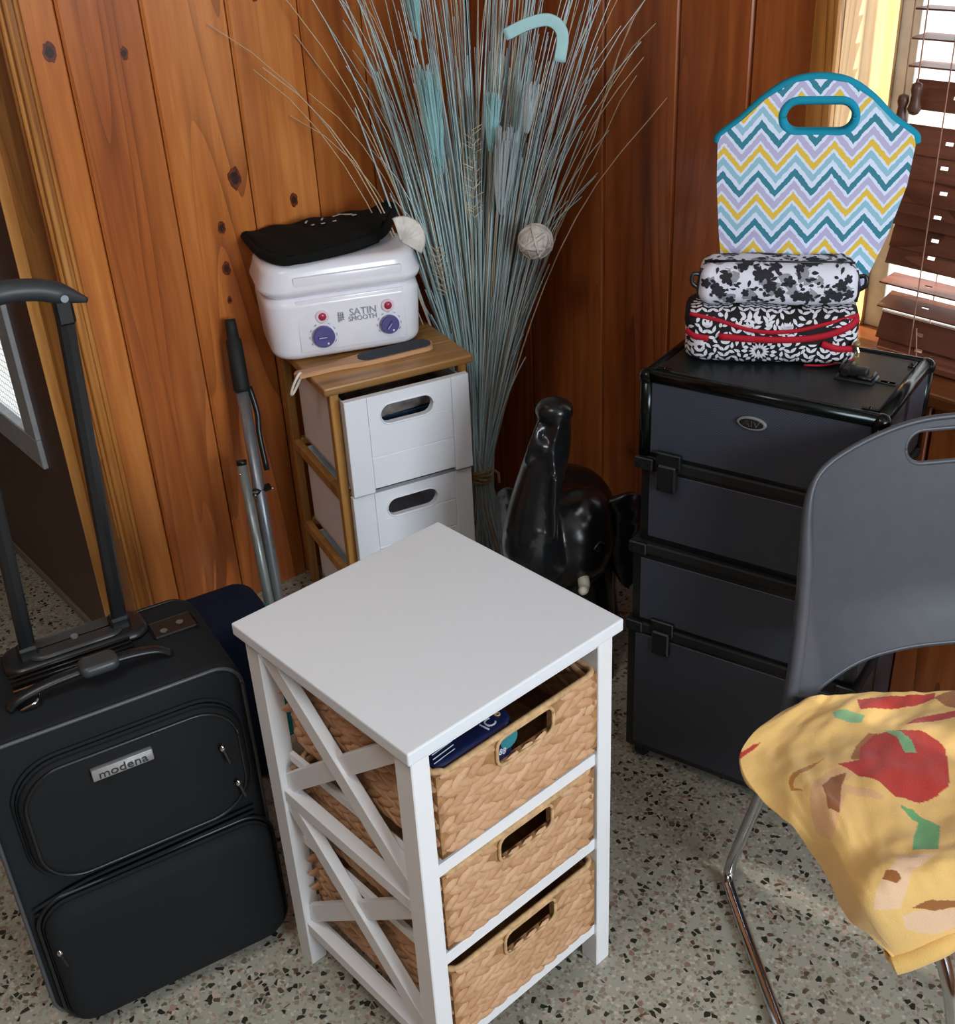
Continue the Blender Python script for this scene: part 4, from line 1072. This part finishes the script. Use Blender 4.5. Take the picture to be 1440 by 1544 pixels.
n_ = len(rim); rr_ = [.0125 if abs(i/(n_-1)-.5) > .26 else .005 for i in range(n_)]
rr_ = [float(np.mean(rr_[max(0, i-3):i+4])) for i in range(n_)]
obj('back_rim', tube(rim, rr_, 10, flat=1.0), CHAIRG, ch, True)
rim2 = [Vector((p.x, bend(p.x, p.y), p.y)) for p in smoothpts([(x, z, 0) for x, z in under], 3)]
obj('lower_rim', tube(rim2, .005, 8), CHAIRG, ch, True)
obj('hole_rim', tube([Vector((x, bend(x, z), z)) for x, z in hh+[hh[0]]], .0045, 8), CHAIRG, ch, True)
# sled legs, mirrored about the seat's middle line
for k in (0, 1):
    pts = [(.064, -.055, .43), (.048, -.06, .38), (.032, -.04, .27), (.018, .0, .12), (.006, .012, .04), (.0, .0, .014), (-.003, -.04, .0105), (-.004, -.2, .0105), (.0, -.40, .0105), (.03, -.475, .0105), (.12, -.50, .0105), (.175, -.505, .025), (.178, -.50, .10), (.166, -.480, .25), (.156, -.44, .325), (.145, -.40, .375), (.13, -.34, .392)]
    if k: pts = [(2*(SR+SW/2)-x, y, z) for x, y, z in pts]
    obj('leg', tube(smoothpts(pts, 6), .0105, 12), CHROME, ch, True)
obj('seat_crossbar', tube([(.05, -.06, .41), (2*(SR+SW/2)-.05, -.06, .41)], .009, 10), CHROME, ch, True)

# ------------------------------------------------------------------ plush blanket over the seat
BL_ROWS = [[(1200, 1062, .468), (1262, 1050, .475), (1345, 1046, .477), (1435, 1040, .477), (1570, 1030, .477)],
           [(1116, 1140, .455), (1205, 1112, .472), (1310, 1105, .474), (1425, 1098, .476), (1575, 1095, .475)],
           [(1176, 1232, .42), (1222, 1190, .462), (1305, 1185, .468), (1430, 1185, .468), (1600, 1175, .468)],
           [(1230, 1290, .40), (1268, 1275, .448), (1335, 1275, .462), (1450, 1268, .465), (1620, 1258, .465)],
           [(1283, 1385, .38), (1308, 1365, .43), (1372, 1340, .452), (1462, 1328, .456), (1625, 1318, .456)],
           [(1345, 1448, .335), (1372, 1440, .345), (1412, 1424, .36), (1465, 1404, .365), (1640, 1390, .37)]]
bt = thing('blanket', 'yellow plush blanket with red, green and pink print folded on the chair seat', 'blanket', (0, 0, 0))
bm, G = grid_cloth([[pz(*q) for q in r] for r in BL_ROWS], 60)
NU, NV = len(G), len(G[0])
bm.verts.ensure_lookup_table()
BLUV = {}
for i in range(NU):
    for j in range(NV):
        v = bm.verts[i*NV+j]; u_, v_ = i/(NU-1), j/(NV-1); BLUV[i*NV+j] = (u_, v_)
        a = v_*5+u_*2
        v.co.z += .007*math.sin(v_*15+u_*6+2*noise.noise(Vector((u_*3, v_*3, 0))))*(.4+.6*(1-u_))+.010*noise.noise(Vector((u_*5, v_*6, 3)))+.003*noise.noise(Vector((u_*16, v_*18, 7)))
PRINT = [
    ([(0.208,0.44),(0.242,0.413),(0.275,0.387),(0.325,0.367),(0.367,0.347),(0.4,0.34),(0.442,0.333),(0.458,0.347),(0.467,0.36),(0.45,0.373),(0.433,0.387),(0.408,0.393),(0.392,0.4),(0.442,0.407),(0.483,0.413),(0.525,0.427),(0.558,0.44),(0.55,0.447),(0.542,0.453),(0.483,0.44),(0.417,0.433),(0.383,0.467),(0.342,0.5),(0.283,0.54),(0.208,0.573),(0.175,0.547),(0.142,0.52),(0.175,0.48)], 'd8a878'),
    ([(0.0,0.213),(0.0,0.207),(0.0,0.193),(0.017,0.187),(0.042,0.173),(0.058,0.173),(0.075,0.167),(0.058,0.187),(0.033,0.2),(0.017,0.207),(0.0,0.213),(0.0,0.213)], 'b01c22'),
    ([(0.375,0.04),(0.525,0.02),(0.692,0.007),(0.692,0.027),(0.692,0.04),(0.65,0.053),(0.617,0.067),(0.517,0.08),(0.425,0.093),(0.4,0.067)], 'b01c22'),
    ([(0.625,0.167),(0.642,0.153),(0.658,0.14),(0.717,0.127),(0.775,0.12),(0.783,0.133),(0.792,0.153),(0.742,0.16),(0.683,0.167),(0.658,0.173),(0.625,0.173),(0.625,0.167)], 'b01c22'),
    ([(0.692,0.033),(0.725,0.013),(0.758,0.0),(0.775,0.0),(0.792,0.007),(0.792,0.06),(0.8,0.12),(0.775,0.107),(0.75,0.093),(0.725,0.067)], '9a5a24'),
    ([(0.45,0.307),(0.458,0.28),(0.467,0.247),(0.483,0.22),(0.5,0.193),(0.517,0.2),(0.533,0.2),(0.508,0.227),(0.483,0.253),(0.483,0.287),(0.483,0.313),(0.467,0.313)], 'a8662e'),
    ([(0.483,0.3),(0.483,0.273),(0.483,0.253),(0.5,0.233),(0.517,0.207),(0.55,0.2),(0.583,0.193),(0.633,0.2),(0.675,0.207),(0.7,0.22),(0.725,0.24),(0.742,0.26),(0.75,0.273),(0.758,0.313),(0.758,0.353),(0.758,0.373),(0.75,0.4),(0.733,0.413),(0.717,0.427),(0.692,0.44),(0.667,0.447),(0.633,0.44),(0.6,0.44),(0.575,0.42),(0.55,0.4),(0.517,0.387),(0.475,0.373),(0.442,0.347),(0.4,0.327),(0.442,0.32),(0.483,0.313),(0.483,0.307)], 'b3131c'),
    ([(0.55,0.187),(0.575,0.193),(0.608,0.2),(0.625,0.22),(0.65,0.24),(0.658,0.26),(0.667,0.287),(0.65,0.287),(0.633,0.287),(0.617,0.26),(0.6,0.227),(0.575,0.207)], '72ad7c'),
    ([(0.317,0.1),(0.342,0.093),(0.375,0.093),(0.417,0.107),(0.458,0.12),(0.458,0.133),(0.458,0.147),(0.433,0.147),(0.4,0.14),(0.375,0.133),(0.35,0.127),(0.333,0.113)], '7fb083'),
    ([(0.608,0.46),(0.625,0.467),(0.642,0.467),(0.658,0.487),(0.675,0.5),(0.692,0.513),(0.708,0.527),(0.692,0.58),(0.675,0.64),(0.633,0.633),(0.592,0.627),(0.617,0.567),(0.65,0.513),(0.633,0.5),(0.617,0.48),(0.608,0.473)], '5aa56a'),
    ([(0.308,0.407),(0.342,0.393),(0.367,0.373),(0.4,0.367),(0.433,0.36),(0.417,0.387),(0.4,0.413),(0.375,0.46),(0.333,0.507),(0.308,0.5),(0.275,0.493),(0.3,0.453)], '8a4c1c'),
    ([(0.358,0.293),(0.325,0.307),(0.283,0.313),(0.242,0.327),(0.192,0.333),(0.167,0.34),(0.142,0.353),(0.133,0.367),(0.125,0.38),(0.158,0.393),(0.192,0.407),(0.175,0.393),(0.15,0.38),(0.158,0.367),(0.175,0.36),(0.192,0.353),(0.217,0.347),(0.258,0.34),(0.292,0.327),(0.325,0.313)], 'b4752f'),
    ([(0.475,0.707),(0.508,0.68),(0.542,0.647),(0.608,0.653),(0.667,0.667),(0.65,0.673),(0.625,0.693),(0.592,0.713),(0.542,0.74),(0.508,0.78),(0.475,0.807),(0.442,0.833),(0.408,0.853),(0.333,0.84),(0.258,0.827),(0.3,0.8),(0.342,0.773),(0.375,0.76),(0.4,0.747),(0.433,0.727)], 'e0bc9a'),
    ([(0.392,0.747),(0.417,0.733),(0.433,0.72),(0.458,0.727),(0.475,0.733),(0.483,0.747),(0.483,0.76),(0.467,0.767),(0.45,0.773),(0.425,0.76)], '8f5320'),
    ([(0.4,0.873),(0.45,0.873),(0.492,0.873),(0.625,0.893),(0.725,0.9),(0.725,0.94),(0.725,0.987),(0.575,0.96),(0.425,0.933),(0.4,0.92),(0.375,0.907),(0.392,0.893)], 'e0bc9a'),
    ([(0.475,0.86),(0.517,0.853),(0.567,0.847),(0.592,0.847),(0.608,0.853),(0.675,0.86),(0.725,0.867),(0.725,0.88),(0.725,0.893),(0.667,0.893),(0.583,0.887),(0.525,0.873)], '8f5320')]
def inside(p, poly):
    r = False; x, y = p
    for (x1, y1), (x2, y2) in zip(poly, poly[1:]+poly[:1]):
        if (y1 > y) != (y2 > y) and x < (x2-x1)*(y-y1)/(y2-y1)+x1: r = not r
    return r
PB = [((min(q[0] for q in po), max(q[0] for q in po), min(q[1] for q in po), max(q[1] for q in po)), po, co) for po, co in PRINT]
lay = bm.verts.layers.float_color.new('print')
for idx in range(NU*NV):
    p = BLUV[idx]; c = lin('e2b970')
    for (x0, x1, y0, y1), poly, colr in PB:
        if x0 <= p[0] <= x1 and y0 <= p[1] <= y1 and inside(p, poly): c = lin(colr)
    bm.verts[idx][lay] = c
solid(bm, .014)
o = obj('blanket_top', bm, BLANKET, bt, True)
# rolled front fold
fe = [G[i][NV-1]+Vector((0, 0, -.010)) for i in range(0, NU, 3)]
bm = tube(fe, [.015*min(1, .25+.25*i) for i in range(len(fe))], 10); lay = bm.verts.layers.float_color.new('print')
for v in bm.verts: v[lay] = lin('deb569')
obj('front_fold', bm, BLANKET, bt, True)

# ------------------------------------------------------------------ black suitcase
SA = math.radians(-9.3)
su = thing('suitcase', 'black upright fabric suitcase with extended handle and metal badge', 'suitcase', (.205, 1.463, 0), SA)
UW, UD, UH = .415, .235, .605
m = softbox(UW/2, UH/2-.012, 0, UD, .045, .016, 5)      # built lying, front towards +z
xf(m, Matrix.Translation((UW/2, UD, UH/2+.012)) @ Matrix.Rotation(PI/2, 4, 'X'))
obj('shell', m, SUITFAB, su, auto=50)
def front_panel(cx, cz, hx, hz, depth, y, r=.05, e=.02):
    m = softbox(hx, hz, 0, depth, r, e, 5); xf(m, Matrix.Translation((cx, y, cz)) @ Matrix.Rotation(PI/2, 4, 'X')); return m
p1 = obj('upper_pocket', front_panel(UW/2+.010, .440, UW/2-.030, .118, .030, .006, .075, .022), SUITFAB2, su, True)
p2 = obj('lower_pocket', front_panel(UW/2+.008, .155, UW/2-.014, .138, .046, .008, .05, .03), SUITFAB2, su, True)
def outline(cx, cz, hx, hz, r, y): 
    P = [(cx+x, y, cz+z) for x, z in rrect(hx, hz, r, 8)]; return P+[P[0], P[1]]
obj('front_piping', tube(outline(UW/2, UH/2+.012, UW/2-.004, UH/2-.016, .044, .002), .0032, 8), PIPING, su, True)
obj('back_piping', tube(outline(UW/2, UH/2+.012, UW/2-.004, UH/2-.016, .044, UD-.002), .0032, 8), BLACKPL, su, True)
obj('pocket_piping', tube(outline(UW/2+.010, .440, UW/2-.028, .120, .075, -.004), .003, 8), SUITFAB, p1, True)
obj('zip', tube(outline(UW/2+.010, .440, UW/2-.042, .107, .066, -.0225), .0028, 8), BLACKPL, p1, True)
obj('pocket_piping', tube(outline(UW/2+.008, .155, UW/2-.011, .141, .05, -.010), .004, 8), BLACKPL, p2, True)
arc = smoothpts([(.02, -.006, .262), (.10, -.010, .282), (.2, -.012, .287), (.3, -.012, .290), (.39, -.006, .288)], 8)
for dz in (0, .012, .024): obj('seam', tube([p+Vector((0, 0, dz)) for p in arc], .003, 6), SUITFAB, su, True)
for x, z, L in ((.352, .475, .03), (.366, .395, .028), (.036, .205, .03)):
    g = obj('zip_pull', tube([(x, -.034, z), (x+.006, -.036, z-L)], .003, 6), BLACKPL, su); ball(.0045, (x, -.034, z), sub=2); obj('zip_slider', ball(.005, (x, -.033, z), (1, .8, 1.4), 2), CHROME, g, True)
bg = obj('badge', box((UW/2-.054, -.033, .505), (UW/2+.040, -.023, .526), .002, 2), plain('brushed_badge', 'c5c6c9', .3, .75), su, auto=40)
text('badge_letters', 'modena', .021, plain('dark_badge_print', '2a2c30', .4), bg, (UW/2-.007, -.0335, .5145), (PI/2, 0, 0), stretch=1.12)
# top face: handles and hardware
zt = UH
hd = obj('handle_housing', softbox(.115, .042, zt-.004, zt+.016, .03, .012, 4, off=(.203, UD-.05)), BLACKPL, su, True)
obj('housing_plate', softbox(.078, .028, zt+.012, zt+.022, .027, .006, 4, off=(.203, UD-.055)), plain('dark_grey_plastic', '2a2b2b', .4), hd, True)
obj('screw', cyl(.006, .004, 12, loc=(.203, UD-.055, zt+.023)), ALU, hd)
for k in range(3): obj('housing_ridge', tube([(.09, UD-.095-k*.008, zt+.013-k*.003), (.28, UD-.095-k*.008, zt+.013-k*.003)], .0028, 6), BLACKPL, hd, True)
PX = (.130, .276); PZ = 1.165
for x in PX:
    obj('handle_post', tube([(x, UD-.055, zt), (x+.028, UD-.055, PZ)], .0125, 8, flat=.62, up=(1, 0, 0)), BLACKPL, su)
    obj('post_sleeve', box((x-.016, UD-.068, zt+.006), (x+.016, UD-.042, zt+.036), .004), BLACKPL, su)
PX = (PX[0]+.028, PX[1]+.028)
g = smoothpts([(PX[0]-.035, UD-.055, PZ-.002), (PX[0]-.004, UD-.056, PZ+.014), (PX[0]+.03, UD-.058, PZ+.028), ((PX[0]+PX[1])/2, UD-.06, PZ+.034), (PX[1]-.03, UD-.058, PZ+.028), (PX[1]+.004, UD-.056, PZ+.014), (PX[1]+.035, UD-.055, PZ-.002)], 6)
ng = len(g); obj('grip', tube(g, [.004+.012*min(1, min(i, ng-1-i)/7) for i in range(ng)], 12, flat=1.1), plain('grip_plastic', '2b3034', .45), su, True)
obj('grip_screw', cyl(.0055, .006, 12, loc=(PX[1]+.002, UD-.071, PZ+.012), rot=(PI/2, 0, 0)), ALU, su)
obj('grip_collar', box((PX[1]-.013, UD-.066, PZ-.03), (PX[1]+.013, UD-.044, PZ+.012), .004), BLACKPL, su)
obj('grip_collar', box((PX[0]-.013, UD-.066, PZ-.03), (PX[0]+.013, UD-.044, PZ+.012), .004), BLACKPL, su)
hs = smoothpts([(.075, .075, zt+.003), (.095, .075, zt+.016), (.15, .075, zt+.026), (.24, .075, zt+.028), (.30, .075, zt+.020), (.325, .075, zt+.004)], 6)
obj('carry_handle', tube(hs, [.011]*len(hs), 10, flat=.55, up=(0, 1, 0)), BLACKPL, su, True)
obj('handle_pad', softbox(.030, .020, zt+.022, zt+.042, .012, .008, 4, off=(.215, .07)), plain('grey_rubber', '35383a', .4), su, True)
for x, y in ((.055, .09), (.335, .14), (.365, .15)):
    obj('rivet', cyl(.007, .004, 16, loc=(x, y, zt+.003), bev=.001), ALU, su, auto=40)
obj('side_plate', box((.315, .125, zt-.001), (.39, .175, zt+.004), .004), BLACKPL, su)
obj('buckle', tube(smoothpts([(.09, .06, zt+.004), (.115, .058, zt+.012), (.12, .085, zt+.012), (.092, .09, zt+.005)], 5), .0028, 6), CHROME, su, True)
obj('chrome_strip', tube([(.09, UD-.125, zt+.006), (.28, UD-.125, zt+.008)], .0022, 6), CHROME, su, True)
for x in (.05, UW-.05): 
    c = obj('wheel', xf(cyl(.022, .02, 20, bev=.003), TR((x, UD-.03, .022), (0, PI/2, 0))), BLACKRUB, su, auto=40)
for x in (.06, UW-.06): obj('foot', box((x-.02, .02, 0), (x+.02, .06, .016), .004), BLACKRUB, su)

# ------------------------------------------------------------------ navy bag behind the suitcase
nb = thing('navy_bag', 'navy and teal fabric bag standing upright behind the black suitcase', 'bag', (.595, 1.873, 0), SA)
obj('bag_body', softbag(.285, .085, 0, .40, .04, .03, .004, 9), NAVY, nb, True)
obj('teal_band', box((.24, -.089, .30), (.2865, -.02, .39), .003), TEAL, nb)
obj('teal_band', box((.27, -.082, .05), (.2885, .05, .30), .004), TEAL, nb)
obj('zip_edge', tube([(-.26, -.07, .387), (.27, -.07, .387)], .004, 6), TEAL, nb, True)

# ------------------------------------------------------------------ folded aluminium tubes leaning on the wall
tp = Vector((1.172, 2.368, .772)); bt_ = Vector((1.055, 2.115, .006))
pole = thing('folding_pole_stand', 'folded grey aluminium pole with black foam grip leaning on the pine wall', 'pole', bt_)
dv = tp-bt_
def on(s, off=(0, 0, 0)): return dv*s+Vector(off)
tu = obj('main_tube', tube([on(0), on(.80)], .0145, 16), ALU, pole, True)
obj('foam_grip', tube([on(.79), on(.80), on(.94), on(.945), on(.985), on(1.0)], [.0165, .0195, .0185, .014, .0135, .012], 16), BLACKRUB, pole, True)
obj('short_tube', tube([on(.02, (-.028, -.012, 0)), on(.595, (-.036, -.006, 0))], .012, 16), plain('pale_aluminium', '9aa5a6', .4, .6), pole, True)
obj('end_plug', tube([on(.590, (-.036, -.006, 0)), on(.605, (-.036, -.006, 0))], .0125, 16), BLACKPL, pole, True)
bm = tube(smoothpts([on(.80, (.018, -.004, 0)), on(.72, (.026, -.006, 0)), on(.66, (.022, -.006, 0)), on(.55, (.026, -.006, 0))], 5), [.007]*16, 8)
obj('latch_strap', bm, BLACKPL, pole, True)
cl = obj('pivot_clamp', tube([on(.50, (-.036, -.008, 0)), on(.50, (.026, -.004, 0))], .009, 10), BLACKPL, pole, True)
bm = bmesh.new()
for s, off in ((.57, (-.048, -.012, 0)), (.50, (-.022, -.02, 0)), (.50, (.026, -.018, 0)), (.15, (.006, -.016, 0))): ball(.0038, on(s, off), sub=2, bm=bm)
obj('rivet', bm, CHROME, pole, True)
